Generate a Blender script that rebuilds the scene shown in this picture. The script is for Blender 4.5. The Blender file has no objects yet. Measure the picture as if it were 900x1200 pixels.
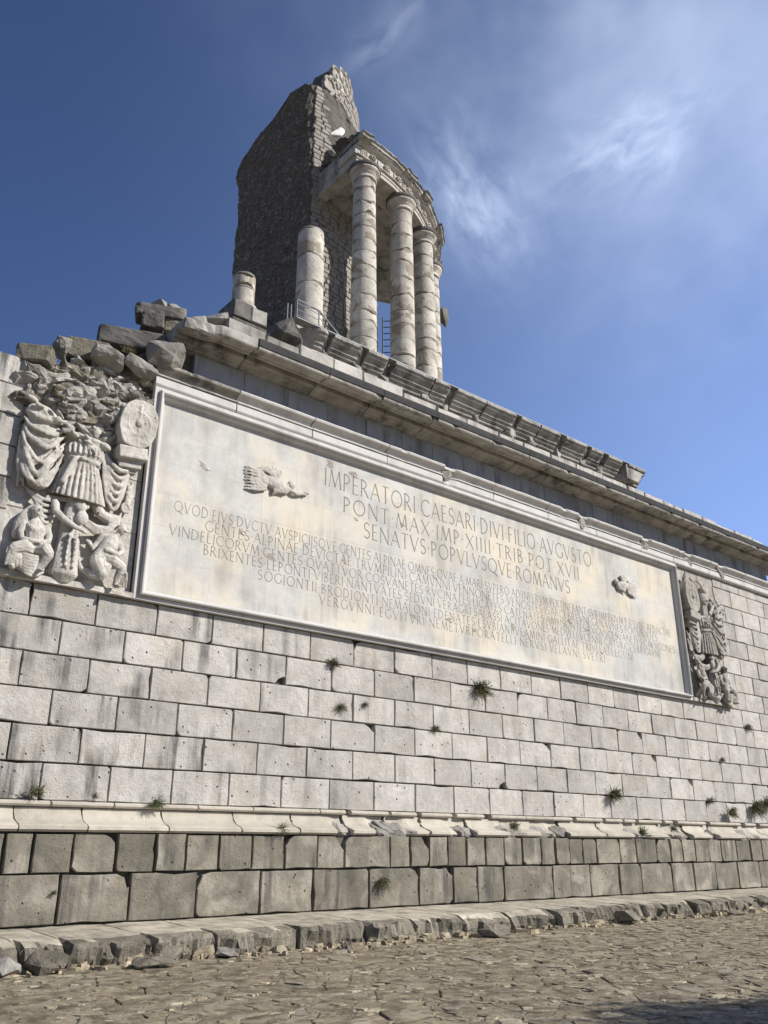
import bpy, bmesh, math, random
from mathutils import Vector, Matrix, noise as mn
from math import sin, cos, pi, radians as rad, sqrt, exp, atan2, degrees

sc = bpy.context.scene
COL = sc.collection
rnd = random.Random(11)

# ------------------------------------------------------------------ camera
cd = bpy.data.cameras.new('camera'); cam = bpy.data.objects.new('camera', cd); COL.objects.link(cam)
sc.camera = cam
yaw, pitch, roll = rad(39.744), rad(21.331), rad(-0.095)
fw = Vector((sin(yaw)*cos(pitch), cos(yaw)*cos(pitch), sin(pitch)))
rt = Vector((cos(yaw), -sin(yaw), 0)); up = rt.cross(fw)
rt2 = cos(roll)*rt + sin(roll)*up; up2 = -sin(roll)*rt + cos(roll)*up
M3 = Matrix((rt2, up2, -fw)).transposed()
cam.matrix_world = Matrix.Translation((0, 0, 1.45)) @ M3.to_4x4()
cd.sensor_fit = 'VERTICAL'; cd.sensor_height = 24.0; cd.lens = 24.0*1012.9/1200.0
cd.clip_start = 0.05; cd.clip_end = 5000

# ------------------------------------------------------------------ light, sky
S = Vector((0.80, -1.0, 0.89)).normalized()
el = math.asin(S.z); az = atan2(S.x, S.y)
sd = bpy.data.lights.new('sun', 'SUN'); sd.energy = 5.0; sd.angle = rad(0.53); sd.color = (1.0, 0.955, 0.88)
sun = bpy.data.objects.new('sun', sd); COL.objects.link(sun)
sun.rotation_euler = S.to_track_quat('Z', 'Y').to_euler(); sun.location = (30, -30, 40)

W = bpy.data.worlds.new('World'); sc.world = W; W.use_nodes = True
wn, wl = W.node_tree.nodes, W.node_tree.links
for n in list(wn): wn.remove(n)
wo = wn.new('ShaderNodeOutputWorld'); bg = wn.new('ShaderNodeBackground'); wl.new(bg.outputs[0], wo.inputs[0])
sky = wn.new('ShaderNodeTexSky'); sky.sky_type = 'NISHITA'; sky.sun_disc = False
sky.sun_elevation = el; sky.sun_rotation = az
sky.altitude = 480; sky.air_density = 1.0; sky.dust_density = .4; sky.ozone_density = 3.0
bg.inputs[1].default_value = 0.068
def wmath(op, a, b=None, c=None, clamp=False):
    m = wn.new('ShaderNodeMath'); m.operation = op; m.use_clamp = clamp
    for i, v in enumerate((a, b, c)):
        if v is None: continue
        if isinstance(v, (int, float)): m.inputs[i].default_value = v
        else: wl.new(v, m.inputs[i])
    return m.outputs[0]
tc = wn.new('ShaderNodeTexCoord'); D = tc.outputs['Generated']
def wdot(v):
    m = wn.new('ShaderNodeVectorMath'); m.operation = 'DOT_PRODUCT'; wl.new(D, m.inputs[0]); m.inputs[1].default_value = v
    return m.outputs['Value']
def wvec(x, y, z):
    m = wn.new('ShaderNodeCombineXYZ')
    for i, v in enumerate((x, y, z)):
        if isinstance(v, (int, float)): m.inputs[i].default_value = v
        else: wl.new(v, m.inputs[i])
    return m.outputs[0]
def wnoise(vec, scale, detail, rough=.55, dist=0.):
    m = wn.new('ShaderNodeTexNoise'); wl.new(vec, m.inputs['Vector']); m.inputs['Scale'].default_value = scale
    m.inputs['Detail'].default_value = detail; m.inputs['Roughness'].default_value = rough; m.inputs['Distortion'].default_value = dist
    return m.outputs['Fac']
def skydir(px, py):
    return (rt2*((px-450)/1012.9) - up2*((py-600)/1012.9) + fw).normalized()
def wisp(p0, p1, wid, amt, nscale, seed, lo=.42, hi=.75):
    a, b = skydir(*p0), skydir(*p1); c = ((a+b)/2).normalized(); L = (b-a).length/2
    u = (b-a).normalized(); v = c.cross(u).normalized()
    du, dv, dc = wdot(u), wdot(v), wdot(c)
    du = wmath('SUBTRACT', du, c.dot(u))
    warp = wmath('MULTIPLY', wmath('SUBTRACT', wnoise(D, 7., 3.), .5), wid*2.2)
    q = wmath('ADD', wmath('POWER', wmath('ABSOLUTE', wmath('DIVIDE', du, L)), 2.), wmath('POWER', wmath('ABSOLUTE', wmath('DIVIDE', wmath('ADD', dv, warp), wid)), 2.))
    g = wmath('MULTIPLY', wmath('EXPONENT', wmath('MULTIPLY', q, -1.)), wmath('GREATER_THAN', dc, 0.))
    nv = wvec(wmath('MULTIPLY', du, nscale), wmath('MULTIPLY', dv, nscale*1.9), seed)
    n = wnoise(nv, 1., 7., .52, .45)
    mr = wn.new('ShaderNodeMapRange'); wl.new(n, mr.inputs[0]); mr.inputs[1].default_value = lo; mr.inputs[2].default_value = hi
    return wmath('MULTIPLY', wmath('MULTIPLY', g, mr.outputs[0]), amt)
parts = [wisp((518, 165), (592, 295), .042, .62, 30, 3.1, .30, .72),
         wisp((545, 215), (625, 300), .022, .30, 34, 4.4, .30, .75),
         wisp((655, 215), (820, 125), .027, .55, 30, 7.7, .34, .74),
         wisp((735, 230), (815, 150), .030, .35, 26, 8.8, .34, .78),
         wisp((405, 85), (500, 5), .016, .34, 26, 1.3, .3, .75),
         wisp((470, 120), (620, 330), .10, .20, 9, 9.1, .25, .85),
         wisp((600, 330), (900, 20), .20, .34, 7, 5.5, .12, .80),
         wisp((800, 260), (1150, -260), .30, .58, 4, 6.6, -.25, .62)]
cloud = parts[0]
for p in parts[1:]: cloud = wmath('ADD', cloud, p)
# a thin veil over the whole sky, denser towards the sun's side
veil_n = wn.new('ShaderNodeMapRange'); wl.new(wnoise(D, 1.7, 6., .6, .5), veil_n.inputs[0])
veil_n.inputs[1].default_value = .35; veil_n.inputs[2].default_value = .8
sd_ = wmath('POWER', wmath('MULTIPLY_ADD', wdot(tuple(S)), .5, .5), 2.2)
veil = wmath('MULTIPLY', wmath('MULTIPLY_ADD', veil_n.outputs[0], .35, .3), wmath('MULTIPLY', sd_, .12))
cloud = wmath('ADD', cloud, veil, clamp=True)
mixc = wn.new('ShaderNodeMix'); mixc.data_type = 'RGBA'
wl.new(cloud, mixc.inputs[0]); tint = wn.new('ShaderNodeMix'); tint.data_type = 'RGBA'; tint.blend_type = 'MULTIPLY'; tint.inputs[0].default_value = 1.
wl.new(sky.outputs[0], tint.inputs[6]); tint.inputs[7].default_value = (.74, .84, 1.12, 1); wl.new(tint.outputs[2], mixc.inputs[6]); mixc.inputs[7].default_value = (6.4, 7.5, 9.8, 1)
# bright haze low in the sky towards the sea on the right
hz = wmath('POWER', wmath('MAXIMUM', wdot((sin(rad(78)), cos(rad(78)), 0.0)), 0.), 3.6)
addc = wn.new('ShaderNodeMix'); addc.data_type = 'RGBA'; addc.blend_type = 'ADD'; wl.new(hz, addc.inputs[0]); wl.new(mixc.outputs[2], addc.inputs[6]); addc.inputs[7].default_value = (3.1, 4.5, 8.2, 1)
wl.new(addc.outputs[2], bg.inputs[0])

sc.view_settings.view_transform = 'Standard'; sc.view_settings.look = 'None'
sc.view_settings.exposure = 0.30; sc.view_settings.gamma = 1.0; sc.view_settings.use_curve_mapping = False
sc.render.engine = 'CYCLES'

# ------------------------------------------------------------------ materials
def stone(name, base, dark, spots=.35, scale=1.6, streak=0., streak_left=False, bump=.5, bumpscale=9., vary=.12,
          warm=None, warm_amt=0., lichen=0., pits=.0, joints=None, rough=.88, microbump=.35, coords='rand', black=None, bd=.035, speck=0., wlo=.52, whi=.66):
    m = bpy.data.materials.new(name); m.use_nodes = True; N, L = m.node_tree.nodes, m.node_tree.links
    b = N['Principled BSDF']; b.inputs['Roughness'].default_value = rough
    if 'Specular IOR Level' in b.inputs: b.inputs['Specular IOR Level'].default_value = .25
    geo = N.new('ShaderNodeNewGeometry'); oi = N.new('ShaderNodeObjectInfo')
    def math_(op, a, c=None, d=None, clamp=False):
        x = N.new('ShaderNodeMath'); x.operation = op; x.use_clamp = clamp
        for i, v in enumerate((a, c, d)):
            if v is None: continue
            if isinstance(v, (int, float)): x.inputs[i].default_value = v
            else: L.new(v, x.inputs[i])
        return x.outputs[0]
    off = N.new('ShaderNodeCombineXYZ'); r37 = math_('MULTIPLY', oi.outputs['Random'], 37.)
    for i in range(3): L.new(r37, off.inputs[i])
    pos = N.new('ShaderNodeVectorMath'); pos.operation = 'ADD'; L.new(geo.outputs['Position'], pos.inputs[0])
    if coords == 'rand': L.new(off.outputs[0], pos.inputs[1])
    P = pos.outputs[0]
    def noise(sc_, det=5., ro=.6, vec=None, dist=0.):
        x = N.new('ShaderNodeTexNoise'); L.new(vec or P, x.inputs['Vector']); x.inputs['Scale'].default_value = sc_
        x.inputs['Detail'].default_value = det; x.inputs['Roughness'].default_value = ro; x.inputs['Distortion'].default_value = dist
        return x.outputs['Fac']
    def rng(v, a, b_, c=0., d=1.):
        x = N.new('ShaderNodeMapRange'); L.new(v, x.inputs[0])
        for i, q in enumerate((a, b_, c, d)): x.inputs[i+1].default_value = q
        return x.outputs[0]
    def mix(f, a, c, mode='MIX'):
        x = N.new('ShaderNodeMix'); x.data_type = 'RGBA'; x.blend_type = mode
        if isinstance(f, (int, float)): x.inputs[0].default_value = f
        else: L.new(f, x.inputs[0])
        for i, v in ((6, a), (7, c)):
            if isinstance(v, tuple): x.inputs[i].default_value = (*v, 1)
            else: L.new(v, x.inputs[i])
        return x.outputs[2]
    def scaled(x, y, z):
        v = N.new('ShaderNodeVectorMath'); v.operation = 'MULTIPLY'; L.new(P, v.inputs[0]); v.inputs[1].default_value = (x, y, z)
        return v.outputs[0]
    c = mix(math_('MULTIPLY', rng(noise(scale, 7., .68), .38, .68), spots), base, dark)
    c = mix(rng(noise(scale*7, 5., .75), .50, .78, 0, spots*.6), c, dark)
    if warm: c = mix(math_('MULTIPLY', rng(noise(scale*.8, 4., .55, None, .6), wlo, whi), warm_amt), c, warm)
    if streak:
        s = rng(noise(1., 6., .6, scaled(3.6, 3.6, .34)), .47, .62)
        s = math_('MULTIPLY', s, rng(noise(.9, 2.), .42, .58))
        if streak_left:
            sx = N.new('ShaderNodeSeparateXYZ'); L.new(geo.outputs['Position'], sx.inputs[0])
            s = math_('MULTIPLY', s, rng(sx.outputs[0], 6.5, 12., 1., .28))
        c = mix(math_('MULTIPLY', s, streak), c, black or tuple(q*.32 for q in dark))
    if speck: c = mix(math_('MULTIPLY', rng(noise(22., 3., .8), .60, .70), speck), c, (.34, .32, .28))
    if lichen: c = mix(math_('MULTIPLY', rng(noise(3.1, 6., .7), .60, .72), lichen), c, (.23, .15, .065))
    vr = math_('MULTIPLY_ADD', oi.outputs['Random'], vary*2, 1-vary)
    vv = N.new('ShaderNodeHueSaturation'); L.new(vr, vv.inputs['Value']); L.new(c, vv.inputs['Color']); c = vv.outputs[0]
    h = math_('MULTIPLY', noise(bumpscale, 9., .7), 1.)
    h = math_('MULTIPLY_ADD', noise(bumpscale*6, 4., .7), microbump, h)
    if pits:
        vo = N.new('ShaderNodeTexVoronoi'); L.new(P, vo.inputs['Vector']); vo.inputs['Scale'].default_value = 5.5
        vo.inputs['Randomness'].default_value = 1.
        pm = math_('MULTIPLY', rng(vo.outputs['Distance'], .07, .13, 1., 0.), rng(noise(1.3, 2.), .44, .52))
        vo2 = N.new('ShaderNodeTexVoronoi'); L.new(P, vo2.inputs['Vector']); vo2.inputs['Scale'].default_value = 21.
        pm2 = math_('MULTIPLY', rng(vo2.outputs['Distance'], .10, .24, 1., 0.), rng(noise(2.3, 3.), .44, .60))
        h = math_('MULTIPLY_ADD', pm, -1.4, h); h = math_('MULTIPLY_ADD', pm2, -.5, h)
        c = mix(math_('MULTIPLY', pm, pits), c, tuple(q*.25 for q in dark))
        c = mix(math_('MULTIPLY', pm2, pits*.45), c, tuple(q*.5 for q in dark))
    bp = N.new('ShaderNodeBump'); bp.inputs['Strength'].default_value = bump; bp.inputs['Distance'].default_value = bd
    L.new(h, bp.inputs['Height']); L.new(bp.outputs[0], b.inputs['Normal']); L.new(c, b.inputs['Base Color'])
    return m
def plain(name, col, rough=.5, metal=0.):
    m = bpy.data.materials.new(name); m.use_nodes = True; N, L = m.node_tree.nodes, m.node_tree.links
    b = N['Principled BSDF']; b.inputs['Roughness'].default_value = rough; b.inputs['Metallic'].default_value = metal
    n = N.new('ShaderNodeTexNoise'); n.inputs['Scale'].default_value = 14; n.inputs['Detail'].default_value = 6
    x = N.new('ShaderNodeMix'); x.data_type = 'RGBA'; L.new(n.outputs['Fac'], x.inputs[0])
    x.inputs[6].default_value = (*[q*.7 for q in col], 1); x.inputs[7].default_value = (*[min(1, q*1.3) for q in col], 1)
    L.new(x.outputs[2], b.inputs['Base Color']); return m

M_wall = stone('weathered_limestone', (.55, .523, .48), (.32, .30, .27), .75, 1.9, streak=1.0, streak_left=True, bump=.85, vary=.13, warm=(.47, .40, .31), warm_amt=.35, lichen=.30, pits=.95, microbump=.6, black=(.12, .115, .105))
M_plinth = stone('grey_plinth_limestone', (.245, .222, .175), (.125, .113, .09), .85, 2.0, streak=.85, bump=.8, vary=.18, pits=.8, lichen=.3, warm=(.38, .35, .29), warm_amt=.6, black=(.075, .072, .065))
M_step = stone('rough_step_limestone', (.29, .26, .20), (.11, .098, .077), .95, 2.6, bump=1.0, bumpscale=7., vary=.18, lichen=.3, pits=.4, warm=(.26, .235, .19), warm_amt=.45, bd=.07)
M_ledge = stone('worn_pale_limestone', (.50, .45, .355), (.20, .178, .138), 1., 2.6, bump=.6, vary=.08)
M_mould = stone('cream_limestone', (.47, .43, .36), (.31, .28, .23), .5, 2.0, streak=.25, bump=.3, vary=.07, lichen=.12, pits=.2)
M_rock = stone('broken_rock_limestone', (.34, .32, .285), (.15, .14, .122), .85, 2.4, bump=1.0, bumpscale=5., vary=.18, lichen=.15)
M_rubble = stone('pale_rubble_limestone', (.46, .435, .395), (.17, .16, .14), .75, 2.6, bump=1.0, bumpscale=5., vary=.2, lichen=.08, bd=.06)
M_cornice = stone('cornice_limestone', (.43, .41, .37), (.19, .18, .16), .85, 1.8, streak=.75, bump=.6, vary=.08, lichen=.22, black=(.07, .066, .06))
M_dark = stone('blackened_limestone', (.17, .16, .145), (.07, .066, .06), .9, 2.1, streak=.5, bump=.6, vary=.12)
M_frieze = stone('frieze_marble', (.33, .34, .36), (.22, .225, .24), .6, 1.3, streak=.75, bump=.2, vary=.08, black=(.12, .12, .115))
M_marble = stone('tablet_marble', (.53, .52, .485), (.36, .355, .34), .95, .9, bump=.2, bumpscale=5, vary=.028, wlo=.44, whi=.68, coords='world', warm=(.61, .54, .415), warm_amt=.85, lichen=.16, streak=.5, microbump=.15, rough=.7, black=(.3, .27, .23))
M_stain = stone('rust_stain', (.36, .31, .26), (.24, .20, .165), .9, 9, bump=.6)
M_frame = stone('frame_marble', (.56, .545, .52), (.43, .42, .40), .6, 1.6, bump=.2, vary=.03, streak=.3, black=(.22, .21, .2))
M_relief = stone('relief_limestone', (.64, .605, .545), (.30, .28, .245), .8, 3.2, bump=.9, bumpscale=14, pits=.5, vary=.03, lichen=.05, streak=.15)
M_relief2 = stone('weathered_relief_limestone', (.46, .43, .38), (.23, .21, .18), .85, 2.2, bump=.5, bumpscale=12, vary=.03, lichen=.12, streak=.6)
M_core = stone('mortar_shade_core', (.13, .12, .105), (.07, .065, .055), .8, 2., bump=.8)  # mortar, kept dark so its colour also paints the shade in block gaps
M_letter = plain('carved_letter_groove', (.22, .19, .15), .9)
M_column = stone('column_limestone', (.58, .545, .475), (.32, .29, .245), .9, 1.5, bump=.7, vary=.12, warm=(.27, .23, .175), warm_amt=.85, pits=.5, lichen=.08, wlo=.55, whi=.585)
M_coljoint = stone('column_repair_mortar', (.27, .25, .21), (.16, .15, .125), .8, 3., bump=.6)
M_ent = stone('entablature_marble', (.54, .51, .455), (.30, .275, .235), .8, 1.8, bump=.7, vary=.07, lichen=.1, streak=.3)
M_concrete = stone('dark_rubble_concrete', (.21, .192, .16), (.11, .10, .085), .8, 1.0, bump=1.0, bumpscale=3.5, vary=.0, warm=(.19, .17, .14), warm_amt=.5, coords='world', microbump=.9, bd=.12, speck=.55)
M_mason = stone('small_masonry_stone', (.33, .305, .265), (.17, .155, .135), .7, 2.6, bump=.6, vary=.0, coords='world', lichen=.15)
M_ground = stone('rough_paving_rock', (.58, .485, .335), (.15, .122, .083), 1., 4.2, bump=1.0, bumpscale=11., vary=.20, lichen=.45, warm=(.62, .55, .41), warm_amt=.85, bd=.10, microbump=.8, wlo=.53, whi=.58, speck=.4)
M_flake = stone('stone_flakes', (.46, .385, .26), (.15, .125, .085), 1., 3.6, bump=.9, vary=.1, coords='world', warm=(.60, .52, .37), warm_amt=.8, wlo=.54, whi=.62, bd=.06)
M_soil = stone('packed_earth', (.33, .27, .18), (.10, .085, .06), 1., 5.5, bump=1.0, coords='world', bd=.08, warm=(.5, .44, .33), warm_amt=.7)
M_steel = plain('grey_railing_steel', (.18, .19, .20), .5, .6)
M_black = stone('black_drip_crust', (.055, .055, .055), (.03, .03, .03), .8, 3., bump=.6, vary=.1)
M_iron = plain('dark_iron', (.04, .04, .042), .6, .6)
M_leaf = plain('dull_green_leaf', (.075, .088, .034), .7)
M_dry = plain('dry_straw_leaf', (.20, .16, .08), .8)
M_parapet = stone('pale_parapet_limestone', (.54, .51, .46), (.28, .265, .235), .7, 2.0, streak=.8, bump=.5, vary=.12, black=(.12, .115, .1))
M_bark = plain('pine_bark', (.10, .07, .05), .9)
M_pine = plain('pine_needles', (.035, .06, .022), .7)

# ------------------------------------------------------------------ object helpers
def mesh(name, vs, fs, mat, smooth=False):
    me = bpy.data.meshes.new(name); me.from_pydata([tuple(v) for v in vs], [], fs); me.update()
    if mat: me.materials.append(mat)
    bm = bmesh.new(); bm.from_mesh(me); bmesh.ops.recalc_face_normals(bm, faces=bm.faces); bm.to_mesh(me); bm.free()
    if smooth: me.polygons.foreach_set('use_smooth', [True]*len(me.polygons))
    return me
def obj(name, me, parent=None, loc=(0, 0, 0), rot=(0, 0, 0), scale=(1, 1, 1), kind=None, label=None):
    o = bpy.data.objects.new(name, me); COL.objects.link(o); o.location = loc; o.rotation_euler = rot; o.scale = scale
    if parent: o.parent = parent
    if kind: o['kind'] = kind
    if label: o['label'] = label
    return o
def tag(o, label, cat, group=None):
    o['label'] = label; o['category'] = cat
    if group: o['group'] = group
    return o
def thing(name, label, cat, loc=(0, 0, 0), rotz=0, group=None):
    o = bpy.data.objects.new(name, None); COL.objects.link(o); o.location = loc; o.rotation_euler = (0, 0, rotz)
    return tag(o, label, cat, group)
def nz(x, y, z, s=1., seed=0.): return mn.noise(Vector((x*s+seed, y*s+seed*1.7, z*s-seed)))
def fbm(v, s=1., o=4, seed=0.):
    t, a, p = 0., .5, Vector(v)*s + Vector((seed, seed*.7, -seed))
    for i in range(o): t += a*mn.noise(p); p = p*2.03 + Vector((3.1, 1.7, 5.3)); a *= .5
    return t

def block_mesh(w, h, d, mat, seed, chips=None, bev=.009, rough=.004, name='block', steps=None):
    """a cut stone: x 0..w, z 0..h, front at y=0, back at y=d; chipped corners and slightly uneven edges"""
    R = random.Random(seed); pts = []
    if chips is None:
        chips = [0, 0, 0, 0]
        for i in range(4):
            if R.random() < .10: chips[i] = R.uniform(.03, .08)
    nx = steps or max(1, int(w/.30)); nzv = 1 if h < .4 else 3
    if steps: nzv = 1
    cor = [(0, 0), (w, 0), (w, h), (0, h)]
    for i in range(4):
        a, b = cor[i], cor[(i+1) % 4]; n = nx if i % 2 == 0 else nzv
        L = sqrt((b[0]-a[0])**2+(b[1]-a[1])**2); ux, uy = (b[0]-a[0])/L, (b[1]-a[1])/L; px, py = -uy, ux
        c0, c1 = chips[i], chips[(i+1) % 4]
        c0 = max(c0*R.uniform(.7, 1.4), min(.006, rough*2)); c1 = max(c1*R.uniform(.7, 1.4), min(.006, rough*2))
        ts = [c0] + [L*k/n + R.uniform(-.06, .06) for k in range(1, n)] + [L-c1]
        for k, t in enumerate(ts):
            off = abs(R.gauss(0, rough)) + .0003
            if 0 < k < len(ts)-1 and rough > .0035 and R.random() < .13: off += R.uniform(.006, .03)
            pts.append((a[0]+ux*t+px*off, a[1]+uy*t+py*off))
        if chips[(i+1) % 4] > .06:      # an uneven broken corner gets one more point
            c = cor[(i+1) % 4]; k = chips[(i+1) % 4]*R.uniform(.5, .9); cx, cy = w/2-c[0], h/2-c[1]; l = sqrt(cx*cx+cy*cy)
            pts.append((c[0]+cx/l*k, c[1]+cy/l*k))
    n = len(pts); vs = []; fs = []
    for (x, z) in pts:
        cx, cz = w/2-x, h/2-z; sx = bev*(1 if cx > 0 else -1)*R.uniform(.6, 1.5); sz = bev*(1 if cz > 0 else -1)*R.uniform(.6, 1.5)
        vs.append((x+sx, (R.uniform(-.002, .002) if bev > .004 else 0), z+sz))
    for (x, z) in pts: vs.append((x, bev*R.uniform(.8, 1.8), z))
    for (x, z) in pts: vs.append((x, d, z))
    vs.append((w/2, (R.uniform(-.008, .0) if bev > .004 else 0), h/2)); c = len(vs)-1
    for i in range(n):
        j = (i+1) % n
        fs.append((i, j, c)); fs.append((i, n+i, n+j, j)); fs.append((n+i, 2*n+i, 2*n+j, n+j))
    return mesh(name, vs, fs, mat)

def rock_mesh(sx, sy, sz, mat, seed, sub=1, amp=.05, npts=16, name='rock'):
    R = random.Random(seed); bm = bmesh.new()
    for _ in range(npts):
        v = Vector((R.gauss(0, 1), R.gauss(0, 1), R.gauss(0, 1))); v.normalize(); m = max(abs(v.x), abs(v.y), abs(v.z)); v = v.lerp(v/m, .65)
        bm.verts.new((v.x*sx/2, v.y*sy/2, v.z*sz/2))
    r = bmesh.ops.convex_hull(bm, input=bm.verts)
    bmesh.ops.delete(bm, geom=[e for e in set(r['geom_interior']+r['geom_unused']) if isinstance(e, bmesh.types.BMVert)], context='VERTS')
    if sub:
        bmesh.ops.triangulate(bm, faces=bm.faces)
        bmesh.ops.subdivide_edges(bm, edges=bm.edges, cuts=sub, use_grid_fill=True)
    for v in bm.verts:
        v.co += v.co.normalized()*fbm(v.co, 2.2/max(sx, sz), 3, seed*.37)*amp*2
    bmesh.ops.recalc_face_normals(bm, faces=bm.faces)
    me = bpy.data.meshes.new(name); bm.to_mesh(me); bm.free(); me.materials.append(mat); return me

def mould_mesh(prof, x0, x1, mat, seed, ragged=.012, amp=.004, nx=None, gap=.006, back=.35, name='moulding', breaks=None):
    """a length of moulding; prof = [(projection, z)] from top to bottom, projecting towards -y from y=0"""
    R = random.Random(seed); n = nx or max(2, int((x1-x0)/.22)); pr = prof + [(-back, prof[-1][1]), (-back, prof[0][1])]
    m = len(pr); vs = []; fs = []
    e0 = [gap+abs(R.gauss(0, ragged)) for _ in pr]; e1 = [gap+abs(R.gauss(0, ragged)) for _ in pr]
    dx0, dx1 = R.uniform(-ragged, ragged)*2, R.uniform(-ragged, ragged)*2
    for i in range(n+1):
        t = i/n
        for k, (p, z) in enumerate(pr):
            x = x0+(x1-x0)*t
            if i == 0: x = x0+e0[k]
            if i == n: x = x1-e1[k]
            a = amp*fbm((x, z, p), 3., 3, seed) if p > 0 else 0
            br = 0.
            if breaks and p > 0:
                for (bx, bw, bd) in breaks:
                    q = abs(x-bx)/bw
                    if q < 1: br = max(br, bd*(1-q**3)*(.75+.6*fbm((x, z, p), 6., 3, seed)))
            pp = p-br*p if p > 0 else p
            vs.append((x, -(pp+a*2), z+a))
    for i in range(n):
        for k in range(m):
            a, b = i*m+k, i*m+(k+1) % m; fs.append((a, b, b+m, a+m))
    fs.append(tuple(range(m))); fs.append(tuple(n*m+k for k in range(m-1, -1, -1)))
    return mesh(name, vs, fs, mat)

def tube(bm, pts, rads, seg=8, caps=True):
    """a tapering tube with rounded ends along a polyline, into bm"""
    P = [Vector(p) for p in pts]; rings = []
    if isinstance(rads, (int, float)): rads = [rads]*len(P)
    for i, p in enumerate(P):
        t = (P[min(i+1, len(P)-1)]-P[max(i-1, 0)])
        if t.length < 1e-9: t = Vector((0, 0, 1))
        t.normalize(); a = t.orthogonal() if i == 0 else (prev - t*prev.dot(t))
        if a.length < 1e-6: a = t.orthogonal()
        a.normalize(); prev = a; b = t.cross(a)
        if i == 0 and caps: rings.append([bm.verts.new(p - t*rads[0]*.6 + (a*cos(2*pi*k/seg)+b*sin(2*pi*k/seg))*rads[0]*.6) for k in range(seg)])
        rings.append([bm.verts.new(p+(a*cos(2*pi*k/seg)+b*sin(2*pi*k/seg))*rads[i]) for k in range(seg)])
        if i == len(P)-1 and caps: rings.append([bm.verts.new(p + t*rads[-1]*.6 + (a*cos(2*pi*k/seg)+b*sin(2*pi*k/seg))*rads[-1]*.6) for k in range(seg)])
    for i in range(len(rings)-1):
        for k in range(seg):
            bm.faces.new((rings[i][k], rings[i][(k+1) % seg], rings[i+1][(k+1) % seg], rings[i+1][k]))
    bm.faces.new(rings[0][::-1]); bm.faces.new(rings[-1])
def ell(bm, c, r, rot=(0, 0, 0), sub=2):
    from mathutils import Euler
    mt = Matrix.Translation(c) @ Euler(rot).to_matrix().to_4x4() @ Matrix.Diagonal((*r, 1))
    bmesh.ops.create_icosphere(bm, subdivisions=sub, radius=1, matrix=mt)
def boxm(bm, c, s, rot=(0, 0, 0)):
    from mathutils import Euler
    bmesh.ops.create_cube(bm, size=1, matrix=Matrix.Translation(c) @ Euler(rot).to_matrix().to_4x4() @ Matrix.Diagonal((*s, 1)))
def bm_obj(name, bm, mat, parent=None, loc=(0, 0, 0), smooth=False, **k):
    me = bpy.data.meshes.new(name); bmesh.ops.recalc_face_normals(bm, faces=bm.faces); bm.to_mesh(me); bm.free()
    if mat: me.materials.append(mat)
    if smooth: me.polygons.foreach_set('use_smooth', [True]*len(me.polygons))
    return obj(name, me, parent, loc, **k)
def carve(bm, mat, voxel=.016, smooth=2, amp=.006, name='carving', seed=0., mirror=False):
    """weld overlapping solids into one continuous carved surface"""
    bmesh.ops.recalc_face_normals(bm, faces=bm.faces)
    me = bpy.data.meshes.new(name+'_src'); bm.to_mesh(me); bm.free()
    o = bpy.data.objects.new(name+'_src', me); COL.objects.link(o)
    md = o.modifiers.new('r', 'REMESH'); md.mode = 'VOXEL'; md.voxel_size = voxel
    if smooth: s = o.modifiers.new('s', 'SMOOTH'); s.factor = .5; s.iterations = smooth
    dg = bpy.context.evaluated_depsgraph_get(); dg.update()
    m2 = bpy.data.meshes.new_from_object(o.evaluated_get(dg)); m2.name = name
    bpy.data.objects.remove(o); bpy.data.meshes.remove(me)
    for v in m2.vertices:
        c = v.co; f = fbm(c, 9., 2, seed)*amp
        v.co = (c.x*(-1 if mirror else 1)+f, c.y+f*1.5, c.z+f)
    if mirror: m2.flip_normals()
    m2.materials.clear(); m2.materials.append(mat)
    m2.polygons.foreach_set('use_smooth', [True]*len(m2.polygons))
    return m2

YW = 14.5            # face of the wall
Z0, PITCH = 2.18, .5785

# ------------------------------------------------------------------ ground
gv, gf = [], []
bm = bmesh.new(); bmesh.ops.create_grid(bm, x_segments=60, y_segments=60, size=1)
for v in bm.verts:
    v.co.x = math.copysign(abs(v.co.x)**2.5*900, v.co.x)+12; v.co.y = math.copysign(abs(v.co.y)**2.5*900, v.co.y)+9
    v.co.z = -.010
ground = bm_obj('ground', bm, M_soil, kind='structure')

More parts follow.
